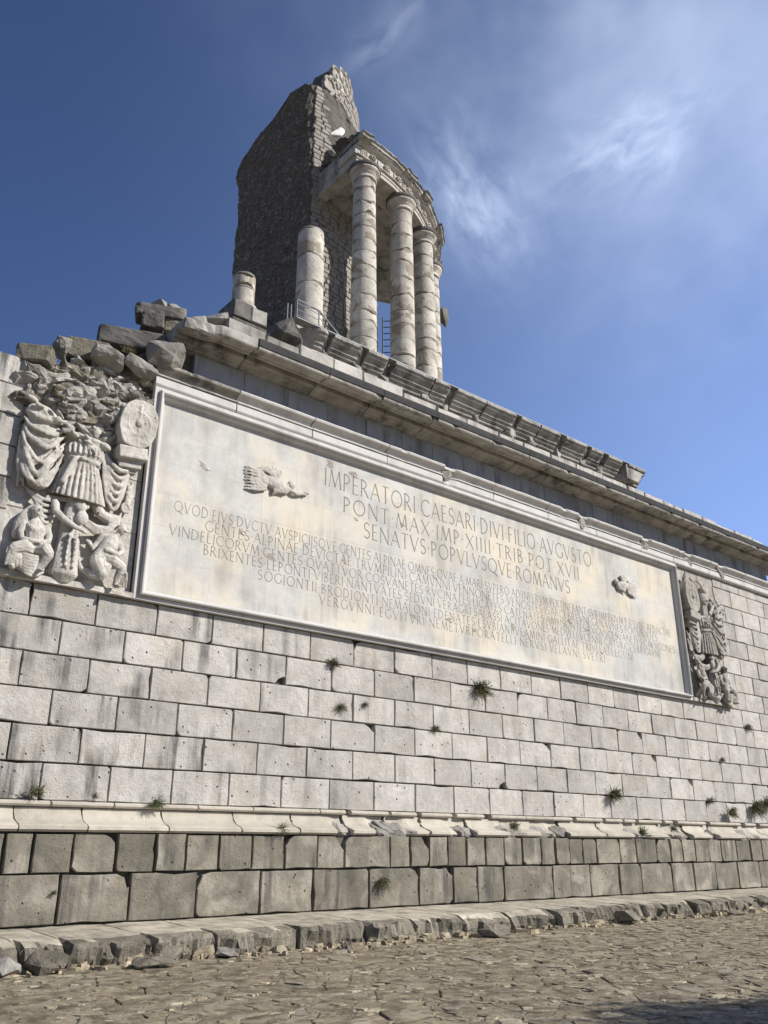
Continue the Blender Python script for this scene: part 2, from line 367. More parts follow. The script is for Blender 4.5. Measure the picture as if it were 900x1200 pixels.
def paving():
    R = random.Random(5); cell = {}
    rows = []; y = 2.2; k = 0
    # rows of uneven rock slabs; joints wander
    def corner(i, j): # i along x, j row index
        if (i, j) not in cell:
            q = random.Random(i*7919+j*104729)
            cell[(i, j)] = (i*.42+(j % 2)*.21+q.uniform(-.15, .15), 2.2+j*.27+q.uniform(-.09, .09))
        return cell[(i, j)]
    stones = []
    for j in range(0, 38):
        for i in range(-6, 84):
            q = random.Random(i*31+j*977)
            if j % 2 == 0: P = [corner(i, j), corner(i+1, j), corner(i+1, j+1), corner(i, j+1)]
            else: P = [corner(i, j), corner(i+1, j), corner(i+1+1, j+1), corner(i+1, j+1)]
            cx = sum(p[0] for p in P)/4; cy = sum(p[1] for p in P)/4
            if cy > 12.42: continue
            stones.append((P, cx, cy, q))
    stones.sort(key=lambda s: s[1]**2+s[2]**2 if (s[1] > s[2]*.30-.6 and s[1] < s[2]*1.95) else 1e6+s[1]**2+s[2]**2)
    def build(P, q):
        n = []; top = .002+q.uniform(0, .013); tx, ty = q.uniform(-.03, .03), q.uniform(-.035, .035)
        cx = sum(p[0] for p in P)/4; cy = sum(p[1] for p in P)/4
        ring = []
        for a in range(4):
            p, r = P[a], P[(a+1) % 4]
            ring.append(p); t = q.uniform(.35, .65); j = q.uniform(-.035, .035)
            dx, dy = r[0]-p[0], r[1]-p[1]; ring.append((p[0]+dx*t-dy*j*1.5, p[1]+dy*t+dx*j*1.5))
        vs = []
        for (x, y_) in ring:
            s = q.uniform(.88, .99); X, Y = cx+(x-cx)*s, cy+(y_-cy)*s
            vs.append((X, Y, top+(X-cx)*tx+(Y-cy)*ty+q.uniform(-.006, .006)))
        for (x, y_) in ring:
            s = q.uniform(.97, 1.07); vs.append((cx+(x-cx)*s, cy+(y_-cy)*s, top*.2-.014))
        for (x, y_) in ring: vs.append((cx+(x-cx)*.98, cy+(y_-cy)*.98, -.05))
        vs.append((cx+q.uniform(-.05, .05), cy+q.uniform(-.04, .04), top+q.uniform(.0, .014)))
        fs = []
        for a in range(8):
            b = (a+1) % 8; fs += [(a, b, 24), (a, 8+a, 8+b, b), (8+a, 16+a, 16+b, 8+b)]
        return vs, fs, (cx, cy)
    for s in stones[:300]:
        vs, fs, (cx, cy) = build(s[0], s[3])
        me = mesh('paving_stone', [(v[0]-cx, v[1]-cy, v[2]) for v in vs], fs, M_ground)
        obj('paving_stone', me, ground, (cx, cy, 0))
    V, F = [], []
    for s in stones[300:]:
        vs, fs, _ = build(s[0], s[3]); o = len(V); V += vs; F += [tuple(a+o for a in f) for f in fs]
    obj('paving_stone', mesh('paving_stones', V, F, M_ground), ground, kind='stuff')
paving()
def flakes(n, seed, y0, y1, near):
    R = random.Random(seed); V, F = [], []
    for i in range(n):
        y = y0+(y1-y0)*R.random()**1.3; x = y*(.02+R.random()*2.0)
        if near: y = 12.36-abs(R.gauss(0, .22)); x = R.uniform(2, 30)
        a = R.uniform(0, pi); L = min(.26, .02+.07*abs(R.gauss(0, 1))); w = L*R.uniform(.35, .8); h = min(.012, L*R.uniform(.04, .13)) if not near else L*R.uniform(.3, .7)
        c_, s_ = cos(a), sin(a); o_ = len(V); z0 = R.uniform(-.004, .010)
        for (p, q) in ((-1, -.2), (-.2, -1), (.9, -.5), (1, .5), (.1, 1)):
            p *= L*R.uniform(.7, 1.1); q *= w*R.uniform(.7, 1.1); V.append((x+p*c_-q*s_, y+p*s_+q*c_, z0-.02))
            V.append((x+(p*c_-q*s_)*.75, y+(p*s_+q*c_)*.75, z0+h*R.uniform(.6, 1.2)))
        F.append(tuple(o_+2*k+1 for k in range(5))); F += [(o_+2*k, o_+(2*k+2) % 10, o_+(2*k+3) % 10, o_+2*k+1) for k in range(5)]
    obj('stone_flakes', mesh('stone_flakes', V, F, M_flake), ground, kind='stuff')
flakes(9000, 3, 4.0, 12.4, False); flakes(900, 4, 0, 0, True)

# ------------------------------------------------------------------ the podium
pod = thing('podium_wall', 'great podium wall of pale limestone blocks with moulded base and long cornice', 'wall', (15.1, YW, 0))
PL = Vector((-15.1, -YW, 0))
def pobj(name, me, loc, **k): return obj(name, me, pod, Vector(loc)+PL, **k)
XR = 30.45; XL = -.3
# inner body, set back behind the facing, with the broken top left corner
def body():
    prof = [(XL+.1, .0), (XL+.1, 8.4), (1.4, 8.9), (2.8, 9.05), (3.6, 9.5), (4.3, 9.75), (5.0, 10.1), (5.7, 10.6), (6.3, 11.1), (7.1, 11.9), (XR-.1, 11.9), (XR-.1, .0)]
    n = len(prof); vs = [(x, YW+.13, z) for x, z in prof]+[(x, YW+30, z) for x, z in prof]
    fs = [tuple(range(n)), tuple(range(2*n-1, n-1, -1))]+[(i, (i+1) % n, n+(i+1) % n, n+i) for i in range(n)]
    vs = [(x-15.1, y-YW, z) for x, y, z in vs]
    obj('wall_core', mesh('wall_core', vs, fs, M_core), pod)
body()
# plinth backing
bm = bmesh.new(); boxm(bm, (0, -.08, .86), (31.0, .36, 1.70)); bm_obj('plinth_core', bm, M_core, pod)

VAR = [block_mesh(1.137, PITCH, .34, M_wall, 100+i) for i in range(22)]
BROK = [block_mesh(1.137, PITCH, .34, M_wall, 300, [0, 0, .20, 0]), block_mesh(1.137, PITCH, .34, M_wall, 301, [0, 0, 0, .17]),
        block_mesh(1.137, PITCH, .34, M_wall, 302, [.03, .22, 0, 0]), block_mesh(1.137, PITCH, .34, M_wall, 303, [0, 0, .24, .10]),
        block_mesh(1.137, PITCH, .34, M_wall, 304, [.14, 0, .05, 0])]
blocks = []
G = .018
def wblock(x0, x1, z0, z1, me=None, name='wall_block'):
    R = random.Random(int(x0*100)*31+int(z0*100)); g = G/2*R.uniform(.7, 1.15)
    y = YW+R.uniform(-.010, .010)
    if me is None: me = block_mesh(x1-x0, z1-z0, .34, M_wall, int(x0*57+z0*91))
    w, h = (x1-x0-2*g)/(x1-x0), (z1-z0-2*g)/(z1-z0)
    if me in VAR or me in BROK: w = (x1-x0-2*g)/1.137; h = (z1-z0-2*g)/PITCH
    return (name, me, (x0+g, y, z0+g), (w, 1, h))
BR = {(0, 6): 1, (1, 10): 1, (3, 10): 0, (3, 5): 0, (2, 14): 3, (4, 16): 3, (5, 17): 1, (5, 18): 4, (5, 20): 0, (4, 9): 2, (5, 23): 3, (3, 14): 3, (0, 7): 4, (1, 3): 2, (4, 20): 0}
for r in range(6):
    z1 = Z0+PITCH*(6-r); z0 = z1-PITCH; x = (4.39 if r % 2 == 0 else 4.96)-1.137*4; k = -4
    while x < XR:
        a, b = max(x, XL), min(x+1.137, XR)
        if XR-b < .25: b = XR
        if b-a > .25:
            R = random.Random(r*100+k); me = None
            if abs(b-a-1.137) < .01: me = BROK[BR[(r, k)]] if (r, k) in BR else VAR[(r*7+k*5+(k*k) % 11) % len(VAR)]
            blocks.append(wblock(a, b, z0, z1, me))
        x += 1.137; k += 1
# beside and beyond the panels, up to the string course
ZT = Z0+PITCH*6; row = 0; z = ZT
while z < 9.98:
    z1 = min(z+PITCH, 9.99)
    if z1-z < .1: break
    off = 26.5 if row % 2 == 0 else 26.5-.57
    x = off+ (.0 if row % 2 else -.3)
    xs = [26.47]
    x = 26.47+(.55 if row % 2 else 1.05)
    while x < XR-.3: xs.append(x); x += 1.137
    xs.append(XR)
    for a, b in zip(xs, xs[1:]):
        blocks.append(wblock(a, b, z, z1, VAR[(row*3+int(a)) % len(VAR)] if abs(b-a-1.137) < .01 else None))
    # left of the left relief, ruined top
    if z < 9.2:
        xs = [3.78]; x = 3.78-(.62 if row % 2 else 1.0)
        while x > XL+.4: xs.append(x); x -= 1.1
        xs.append(XL)
        for a, b in zip(xs, xs[1:]):
            if z > 8.6 and (a < 2.9): continue
            blocks.append(wblock(b, a, z, z1, None))
    z = z1; row += 1
# a few extra courses seen between panel and string at their ends
def seen(b):
    x, y, z_ = b[2]; return x > 2.6
blocks.sort(key=lambda b: 0 if seen(b) else 1)
for n, me, loc, s in blocks: pobj(n, me, loc, scale=s)
# narrow filler course between tablet/reliefs and string
for i in range(18):
    a = 6.12+i*1.008; b = a+1.008
    pobj('lintel_block', block_mesh(b-a-.01, .22, .3, M_frame, 900+i, [0]*4), (a, YW+.02, 9.985))

# plinth rows
def px_rows():
    P1 = [3.2, 3.9, 4.55, 4.92]; return P1
R = random.Random(8)
j1 = [-.3, .7, 1.6, 2.5, 3.4, 4.42]; j2 = [-.3, 1.1, 2.3, 3.35]
import itertools
def xon(px, z, D=14.12):      # where a joint seen in the picture lies along the plinth
    lo, hi = -5., 60.
    for _ in range(50):
        m_ = (lo+hi)/2; v = Vector((m_, D, z-1.45)); d = v.dot(fw); q = 450+1012.9*v.dot(rt2)/d
        if q < px: lo = m_
        else: hi = m_
    return lo
j1 = [-.3, .7, 1.6, 2.5, 3.5]+[xon(p, 1.4) for p in (4, 38, 85, 136, 182, 218, 257, 296, 334, 372, 404, 458, 481, 503, 525, 547, 569, 591, 612, 634, 651, 668, 684, 700, 727, 746, 770, 786, 800, 815, 832, 846, 864, 880, 893)]
j2 = [-.3, 1.1, 2.3, 3.3]+[xon(p, .75) for p in (68, 151, 230, 305, 367, 433, 492, 532, 560, 591, 648, 692, 726, 752, 788, 814, 840, 866, 891)]
for J in (j1, j2):
    while J[-1] < XR+.2: J.append(J[-1]+R.uniform(.9, 1.3) if J is j1 else J[-1]+R.uniform(1.1, 1.4))
    J[-1] = XR+.35
for J, z0, z1, nm in ((j1, 1.115, 1.705, 'plinth_block'), (j2, .40, 1.11, 'plinth_block')):
    for i, (a, b) in enumerate(zip(J, J[1:])):
        Rr = random.Random(i*13+int(z1*10)); ch = [0, 0, 0, 0]
        for c in range(4):
            if Rr.random() < .14: ch[c] = Rr.uniform(.03, .10)
        if Rr.random() < .20: ch[2 if Rr.random() < .6 else 3] = Rr.uniform(.15, .26)
        g = Rr.uniform(.006, .018)
        dy = Rr.uniform(-.015, .02)
        pobj(nm, block_mesh(b-a-2*g, z1-z0-.012, .30, M_plinth, 500+i+int(z1*100), ch, .010, .008), (a+g, 14.12+dy, z0+.006))

# base moulding: a roll, a hollow and a sloping cyma; many lengths broken
TOR = [(.02, 2.178), (.11, 2.175), (.145, 2.15), (.15, 2.12), (.13, 2.095), (.05, 2.085)]
CYM = [(.04, 2.083), (.075, 2.075), (.08, 2.03), (.10, 1.985), (.13, 1.945), (.18, 1.90), (.25, 1.865), (.33, 1.84), (.395, 1.82), (.42, 1.80), (.44, 1.795), (.445, 1.745), (.42, 1.735), (.40, 1.712)]
R = random.Random(21); x = XL; i = 0
while x < XR:
    w = R.uniform(.95, 1.5); b = min(x+w, XR); br = None
    if x > 9.5:
        if R.random() < .72: br = [(x+R.choice((R.uniform(.0, .2), R.uniform(.8, 1.)))*w, R.uniform(.3, .6), R.uniform(.6, .8)) for _ in range(R.choice((1, 1, 2)))]
    pobj('base_moulding', mould_mesh([(p, z_) for p, z_ in CYM], x-15.1+15.1, b, M_mould, i+3, .03 if x > 9 else .008, .006, nx=max(8, int(w/.07)), breaks=br), (0, YW, 0))
    if br:
        for (bx, bw, bd) in br:
            me = rock_mesh(bw*1.7, .42, .24, M_rock, i*5+1, 2, .09, 24); pobj('broken_moulding', me, (bx, YW-.13, 1.80), rot=(rad(32), 0, R.uniform(-.15, .15)))
    x = b; i += 1
x = XL; i = 0
while x < XR:
    w = R.uniform(1.0, 1.7) if x < 9 else R.uniform(.6, 1.2); b = min(x+w, XR)
    pobj('roll_moulding', mould_mesh(TOR, x, b-(0 if x < 9 else R.choice((0, .05, .12, .22))), M_mould, i+60, .012, .006, nx=8), (0, YW, 0))
    x = b; i += 1

# string course above the tablet
FAS = [(.05, 10.20), (.115, 10.20), (.12, 10.05), (.10, 10.02), (.04, 9.995)]
UPS = [(.05, 10.52), (.16, 10.515), (.21, 10.49), (.235, 10.455), (.22, 10.415), (.15, 10.405), (.075, 10.37), (.05, 10.29), (.055, 10.262), (.14, 10.258), (.14, 10.228), (.03, 10.222)]
x = 6.1; i = 0
R = random.Random(4)
while x < XR:
    w = R.uniform(1.7, 2.3); b = min(x+w, XR+.02 if x+w < XR else XR)
    br = [(q, .28, .6) for q in (14.1, 19.5, 22.5, 24.9, 26.9) if x < q < b]
    if R.random() < .6: br.append((R.uniform(x, b), R.uniform(.08, .2), R.uniform(.2, .45)))
    pobj('string_course', mould_mesh(UPS, x, b, M_cornice if x < 7 else M_frame, 40+i, .01, .008, nx=int(w/.09), breaks=br), (0, YW, 0))
    pobj('string_fascia', mould_mesh(FAS, x, b, M_frame, 80+i, .006, .002, nx=8, breaks=[(q, .2, .5) for q in (14.1, 19.5)]), (0, YW, 0))
    for q in (14.1, 19.5, 22.5, 24.9, 26.9):
        if x < q < b:
            pobj('broken_moulding', rock_mesh(.42, .22, .42, M_rock, int(q*10), 2, .05), (q, YW-.06, 10.24))
    x = b; i += 1
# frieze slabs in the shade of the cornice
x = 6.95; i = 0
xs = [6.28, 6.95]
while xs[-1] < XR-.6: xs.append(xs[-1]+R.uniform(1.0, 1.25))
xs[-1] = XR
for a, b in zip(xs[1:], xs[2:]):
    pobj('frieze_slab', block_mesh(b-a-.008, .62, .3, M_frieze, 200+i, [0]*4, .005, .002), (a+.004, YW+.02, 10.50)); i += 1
# cornice
COR = [(-.02, 11.44), (.86, 11.405), (.88, 11.38), (.885, 11.20), (.87, 11.175), (.80, 11.165), (.785, 11.20), (.58, 11.21), (.56, 11.18), (.52, 11.18), (.50, 11.28), (.345, 11.29), (.335, 11.19), (.30, 11.17), (.22, 11.16), (.17, 11.13), (.10, 11.115), (.09, 11.09), (.04, 11.085)]
CORL = [(p, z_) for p, z_ in COR if p < .87 or True]
xs = [6.35]
while xs[-1] < XR: xs.append(xs[-1]+R.uniform(1.35, 2.0))
xs[-1] = XR+.88
for i, (a, b) in enumerate(zip(xs, xs[1:])):
    br = [(R.uniform(a, b), R.uniform(.05, .14), R.uniform(.04, .10))]
    if i == 0: br = [(a, .75, .30), (a+.35, .3, .25)]
    pobj('cornice_block', mould_mesh(COR, a, b, M_cornice, 120+i, .010, .004, nx=int((b-a)/.12), breaks=br), (0, YW, 0))
    # water-blackened drip edge along the lip
    pobj('drip_edge', mould_mesh([(.80, 11.43), (.905, 11.425), (.912, 11.36), (.905, 11.25), (.84, 11.245)], a, b, M_black, 160+i, .001, .002, back=-.5, nx=12), (0, YW, 0)) if i > 0 else None
# parapet course standing on the cornice
x = 7.35; i = 0
while x < 29.3:
    w = R.uniform(.85, 1.25); b = min(x+w, 29.4); h = (.52 if x < 11 else .40-.05*(x-11)/18)+R.uniform(-.02, .03) 
    if x < 8.3: h = R.uniform(.38, .5)
    me = block_mesh(b-x-.012, h, .7, M_parapet if x > 8.3 else M_cornice, 700+i, None, .02, .012)
    pobj('parapet_block', me, (x, 13.93+R.uniform(-.02, .02), 11.42)); x = b; i += 1

# steps at the foot of the plinth
R = random.Random(77); x = XL-.4; i = 0
while x < XR+.5:
    w = R.uniform(.55, 1.6); b = min(x+w, XR+.9); n = 8; vs = []; fs = []
    m_ = max(6, int(w/.055)); zt0, zt1 = .335, .40; ys = [12.42, 12.46, 12.62, 13.0, 13.5, 14.2]
    fr = R.uniform(-.05, .12); tl = R.uniform(-.07, .01)
    seq = lambda X: [(12.38+fr, -.06), (12.37+fr, .10), (12.385+fr, .26+tl), (12.42+fr, .315+tl), (12.66, .325), (13.0, .34), (13.5, .36), (14.25, .392)]
    for k in range(m_+1):
        X = x+(b-x)*k/m_
        if k == 0: X += .012
        if k == m_: X -= .012
        for (yy, zz) in seq(X):
            f = fbm((X, yy, zz), 3.2, 5, i*.3)+.55*fbm((X*1.3, yy, zz*.6), 9., 2, i*.3); f2 = fbm((X*1.0, yy, zz+9), 1.2, 3, 2.)
            front = 1. if yy < 12.6 else .25
            e = .10 if (k in (0, m_) and yy < 12.7) else 0
            vs.append((X, yy+f*.26*front+e*R.uniform(.2, 1.), zz+(f*.07*front if zz > 0 else 0)+f2*.02-(e*.5 if zz > .2 else 0)))
    q = 8
    for k in range(m_):
        for t in range(q-1): a = k*q+t; fs.append((a, a+1, a+q+1, a+q))
    fs.append(tuple(range(q))); fs.append(tuple(m_*q+t for t in range(q-1, -1, -1)))
    # bottom/back closing
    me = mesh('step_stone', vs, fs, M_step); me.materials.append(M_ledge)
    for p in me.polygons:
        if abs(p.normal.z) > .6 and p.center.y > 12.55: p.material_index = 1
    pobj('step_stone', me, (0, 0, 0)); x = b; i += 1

# ------------------------------------------------------------------ inscription tablet
tab = thing('inscription_tablet', 'long marble tablet carved with a Latin inscription inside a moulded frame', 'inscription', (15.1, YW, 5.65))
TL = Vector((-15.1, -YW, -5.65))
def tobj(name, me, loc=(0, 0, 0), **k): return obj(name, me, tab, Vector(loc)+TL, **k)
IX0, IX1, IZ0, IZ1 = 6.37, 23.88, 5.86, 9.78
rows = 6; rh = (IZ1-IZ0)/rows
R = random.Random(15)
for r in range(rows):
    xs = [IX0-.05]; x = IX0+R.uniform(.35, 1.3)
    while x < IX1-.6: xs.append(x); x += R.uniform(1.25, 2.0)
    xs.append(IX1+.05)
    for a, b in zip(xs, xs[1:]):
        me = block_mesh(b-a-.003, rh-.003, .12, M_marble, int(a*100)+r, [.002]*4, .0015, .0004, steps=1)
        tobj('slab', me, (a+.0015, YW-.03+R.uniform(-.0005, .0005), IZ0+r*rh+.0015))
bm = bmesh.new(); boxm(bm, (15.125-15.1, .03, (IZ0+IZ1)/2-5.65), (IX1-IX0+.12, .116, IZ1-IZ0+.08)); bm_obj('tablet_bed', bm, M_frame, tab)
# frame with mitred corners
FP = [(0, -.02), (.0, .10), (.080, .105), (.083, .075), (.090, .075), (.094, .165), (.11, .19), (.135, .195), (.155, .18), (.163, .12), (.172, .12), (.18, .125), (.205, .10), (.222, .06), (.225, .03), (.25, .028), (.255, -.02)]
def frame_side(a, b, c, d, name):
    # outer corners a-b, inner corners c-d (x, z)
    vs = []; fs = []; n = len(FP); m_ = 24
    for k in range(m_+1):
        t = k/m_
        for (u, p) in FP:
            s = u/.255; A = (a[0]+(c[0]-a[0])*s, a[1]+(c[1]-a[1])*s); B = (b[0]+(d[0]-b[0])*s, b[1]+(d[1]-b[1])*s)
            X, Zz = A[0]+(B[0]-A[0])*t, A[1]+(B[1]-A[1])*t
            w = fbm((X, Zz, u), 5., 3, 3)*.008
            vs.append((X, YW-.02-p-w*.6, Zz+(w if .1 < u < .2 else 0)))
    for k in range(m_):
        for t in range(n): q, q2 = k*n+t, k*n+(t+1) % n; fs.append((q, q2, q2+n, q+n))
    fs.append(tuple(range(n))); fs.append(tuple(m_*n+t for t in range(n-1, -1, -1)))
    tobj(name, mesh(name, vs, fs, M_frame))
o = [(IX0-.255, IZ0-.21), (IX1+.255, IZ0-.21), (IX1+.255, IZ1+.20), (IX0-.255, IZ1+.20)]
q = [(IX0, IZ0), (IX1, IZ0), (IX1, IZ1-.05), (IX0, IZ1-.05)]
for k in range(4): frame_side(o[k], o[(k+1) % 4], q[k], q[(k+1) % 4], 'frame_moulding')

# Roman capitals drawn as strokes: (x, z) in a unit-height cell; wide and thin strokes with short serifs
GL = {
 'A': (.78, [((.02, 0), (.39, 1), .5), ((.39, 1), (.76, 0), 1), ((.15, .36), (.63, .36), .5)]),
 'B': (.58, [((.08, 0), (.08, 1), 1), 'c.08,.76,.34,.24,-90,90', 'c.08,.27,.42,.27,-90,90']),
 'C': (.80, ['c.48,.5,.44,.5,45,315']),
 'D': (.80, [((.08, 0), (.08, 1), 1), 'c.10,.5,.62,.5,-90,90']),
 'E': (.52, [((.08, 0), (.08, 1), 1), ((.08, 1), (.48, 1), .5), ((.08, .52), (.42, .52), .5), ((.08, 0), (.50, 0), .5)]),
 'F': (.50, [((.08, 0), (.08, 1), 1), ((.08, 1), (.48, 1), .5), ((.08, .52), (.42, .52), .5)]),
 'G': (.84, ['c.48,.5,.44,.5,45,320', ((.80, .44), (.80, .12), 1)]),
 'I': (.20, [((.10, 0), (.10, 1), 1)]),
 'L': (.50, [((.08, 0), (.08, 1), 1), ((.08, 0), (.48, 0), .5)]),
 'M': (.96, [((.04, 0), (.18, 1), .5), ((.18, 1), (.48, .05), 1), ((.48, .05), (.78, 1), .5), ((.78, 1), (.92, 0), 1)]),
 'N': (.82, [((.08, 0), (.08, 1), .5), ((.08, 1), (.74, 0), 1), ((.74, 0), (.74, 1), .5)]),
 'O': (.96, ['c.48,.5,.44,.5,0,360']),
 'P': (.56, [((.08, 0), (.08, 1), 1), 'c.08,.72,.40,.28,-90,90']),
 'Q': (.96, ['c.48,.5,.44,.5,0,360', ((.52, .06), (1.02, -.20), .9)]),
 'R': (.66, [((.08, 0), (.08, 1), 1), 'c.08,.74,.38,.26,-90,90', ((.26, .48), (.64, 0), .9)]),
 'S': (.54, ['c.27,.745,.20,.255,30,270', 'c.27,.25,.22,.25,-150,90']),
 'T': (.66, [((.33, 0), (.33, 1), 1), ((.02, 1), (.64, 1), .5)]),
 'V': (.76, [((.02, 1), (.38, 0), 1), ((.38, 0), (.74, 1), .5)]),
 'X': (.74, [((.04, 1), (.70, 0), 1), ((.04, 0), (.70, 1), .5)]),
 '.': (.18, [((.07, .50), (.11, .50), 1.6)]), ' ': (.20, [])}
def strip(vs, fs, P, w, h):
    """a flat incised stroke of half width w along polyline P (x, z)"""
    base = len(vs); n = len(P)
    for i, p in enumerate(P):
        a = P[max(i-1, 0)]; b = P[min(i+1, n-1)]; dx, dz = b[0]-a[0], b[1]-a[1]; l = sqrt(dx*dx+dz*dz) or 1; nx_, nz_ = -dz/l*w, dx/l*w
        vs += [(p[0]+nx_, 0, p[1]+nz_), (p[0]-nx_, 0, p[1]-nz_)]
    for i in range(n-1): fs.append((base+2*i, base+2*i+1, base+2*i+3, base+2*i+2))
def glyph(ch, h):
    adv, st = GL[ch]; vs, fs = [], []; w0 = (.040 if h > .3 else .034)*h
    k = 0
    for s in st:
        n0 = len(vs)
        if isinstance(s, str):
            cx, cy, rx, ry, a0, a1 = [float(q) for q in s[1:].split(',')]; n = 20
            strip(vs, fs, [((cx+rx*cos(rad(a0+(a1-a0)*i/n)))*h, (cy+ry*sin(rad(a0+(a1-a0)*i/n)))*h) for i in range(n+1)], w0*.85, h)
        else:
            a, b, wt = s; strip(vs, fs, [(a[0]*h, a[1]*h), (b[0]*h, b[1]*h)], w0*wt, h)
            if abs(b[1]-a[1]) > .6:
                n1 = len(vs)
                for e in (a, b): strip(vs, fs, [((e[0]-.07)*h, (e[1]+(-.006 if e[1] > .5 else .006))*h), ((e[0]+.07)*h, (e[1]+(-.006 if e[1] > .5 else .006))*h)], w0*.35, h)
        k += 1
        for i in range(n0, len(vs)): vs[i] = (vs[i][0], -k*.0004, vs[i][2])
    return vs, fs
LINES = [("IMPERATORI.CAESARI.DIVI.FILIO.AVGVSTO", 10.30, 19.81, 9.02, .42),
         ("PONT.MAX.IMP.XIIII.TRIB.POT.XVII", 10.84, 19.19, 8.52, .36),
         ("SENATVS.POPVLVSQVE.ROMANVS", 11.43, 18.73, 8.03, .37),
         ("QVOD.EIVS.DVCTV.AVSPICIISQVE.GENTES.ALPINAE.OMNES.QVAE.A.MARI.SVPERO.AD.INFERVM.PERTINEBANT.SVB.IMPERIVM.P.R.SVNT.REDACTAE", 6.78, 23.5, 7.53, .215),
         ("GENTES.ALPINAE.DEVICTAE.TRVMPILINI.CAMVNNI.VENNONETES.VENOSTES.ISARCI.BREVNI.GENAVNES.FOCVNATES", 7.47, 22.75, 7.28, .215),
         ("VINDELICORVM.GENTES.QVATTVOR.COSVANETES.RVCINATES.LICATES.CATENATES.AMBISONTES.RVGVSCI.SVANETES.CALVCONES", 6.72, 23.61, 7.03, .205),
         ("BRIXENTES.LEPONTI.VIBERI.NANTVATES.SEDVNI.VERAGRI.SALASSI.ACITAVONES.MEDVLLI.VCENNI.CATVRIGES.BRIGIANI", 7.47, 22.75, 6.785, .205),
         ("SOGIONTII.BRODIONTI.NEMALONI.EDENATES.ESVBIANI.VEAMINI.GALLITAE.TRIVLLATI.ECTINI", 8.72, 21.4, 6.53, .205),
         ("VERGVNNI.EGVITVRI.NEMETVRI.ORATELLI.NERVSI.VELAVNI.SVETRI", 10.25, 20.03, 6.28, .205)]
YS = YW-.0325        # just proud of the slabs
glyph_me = {}
for li, (txt, x0, x1, zb, h) in enumerate(LINES):
    nat = sum(GL[c][0] for c in txt)*h; nl = len(txt)-1
    sx = 1.0; gap = ((x1-x0)-nat)/nl
    if gap < .16*h: sx = (x1-x0)/(nat+.16*h*nl); gap = .16*h*sx
    x = x0; V, F = [], []; R = random.Random(li)
    for ch in txt:
        if ch != ' ':
            if li < 3:
                if (ch, li) not in glyph_me:
                    vs, fs = glyph(ch, h); glyph_me[(ch, li)] = mesh('letter', [(v[0]*sx, v[1], v[2]) for v in vs], fs, M_letter)
                tobj('letter' if ch != '.' else 'word_divider', glyph_me[(ch, li)], (x, YS, zb+R.uniform(-.008, .008)))
            else:
                vs, fs = glyph(ch, h); o_ = len(V); dz = R.uniform(-.005, .005)
                V += [(x-x0+v[0]*sx, v[1], v[2]+dz) for v in vs]; F += [tuple(q_+o_ for q_ in f) for f in fs]
        x += GL[ch][0]*h*sx+gap
    if V: tobj('inscription_line', mesh('inscription_line', V, F, M_letter), (x0, YS, zb), kind='stuff')
# old breaks in the marble: small rough sunken scars, rust coloured
R = random.Random(31)
scars = [(7.35, 8.62, .20), (8.62, 8.5, .13), (11.2, 8.42, .07), (9.0, 7.08, .16), (8.3, 7.42, .10), (12.9, 6.45, .13), (14.1, 6.55, .17), (16.3, 6.7, .12), (16.9, 6.5, .10), (12.6, 8.62, .12), (17.4, 8.6, .12), (15.4, 7.3, .12), (18.6, 7.25, .13), (19.3, 7.1, .11), (21.9, 7.55, .10), (22.4, 7.1, .10), (20.7, 7.15, .09), (14.9, 6.42, .14), (10.9, 7.36, .09), (10.45, 9.55, .16), (11.1, 9.5, .14), (13.6, 7.5, .08), (19.9, 6.55, .08)]
for i, (x, z, r) in enumerate(scars):
    n = 9; vs = [(0, -.003, 0)]; a0 = R.uniform(0, 6); el_ = R.uniform(.35, .8); tl = R.uniform(-.9, .2)
    for k in range(n):
        a = 2*pi*k/n; rr = r*R.uniform(.35, 1.1); X, Zz = rr*cos(a), rr*sin(a)*el_; vs.append((X*cos(tl)-Zz*sin(tl), 0, X*sin(tl)+Zz*cos(tl)))
    tobj('broken_patch', mesh('broken_patch', vs, [(0, 1+k, 1+(k+1) % n) for k in range(n)], M_stain), (x, YS+.001, z))
    if i % 2 == 0: tobj('chip', rock_mesh(r*.9, .03, r*.5, M_marble, i, 1, .01), (x+.03, YS, z-.02), rot=(0, R.uniform(-.6, .6), 0))

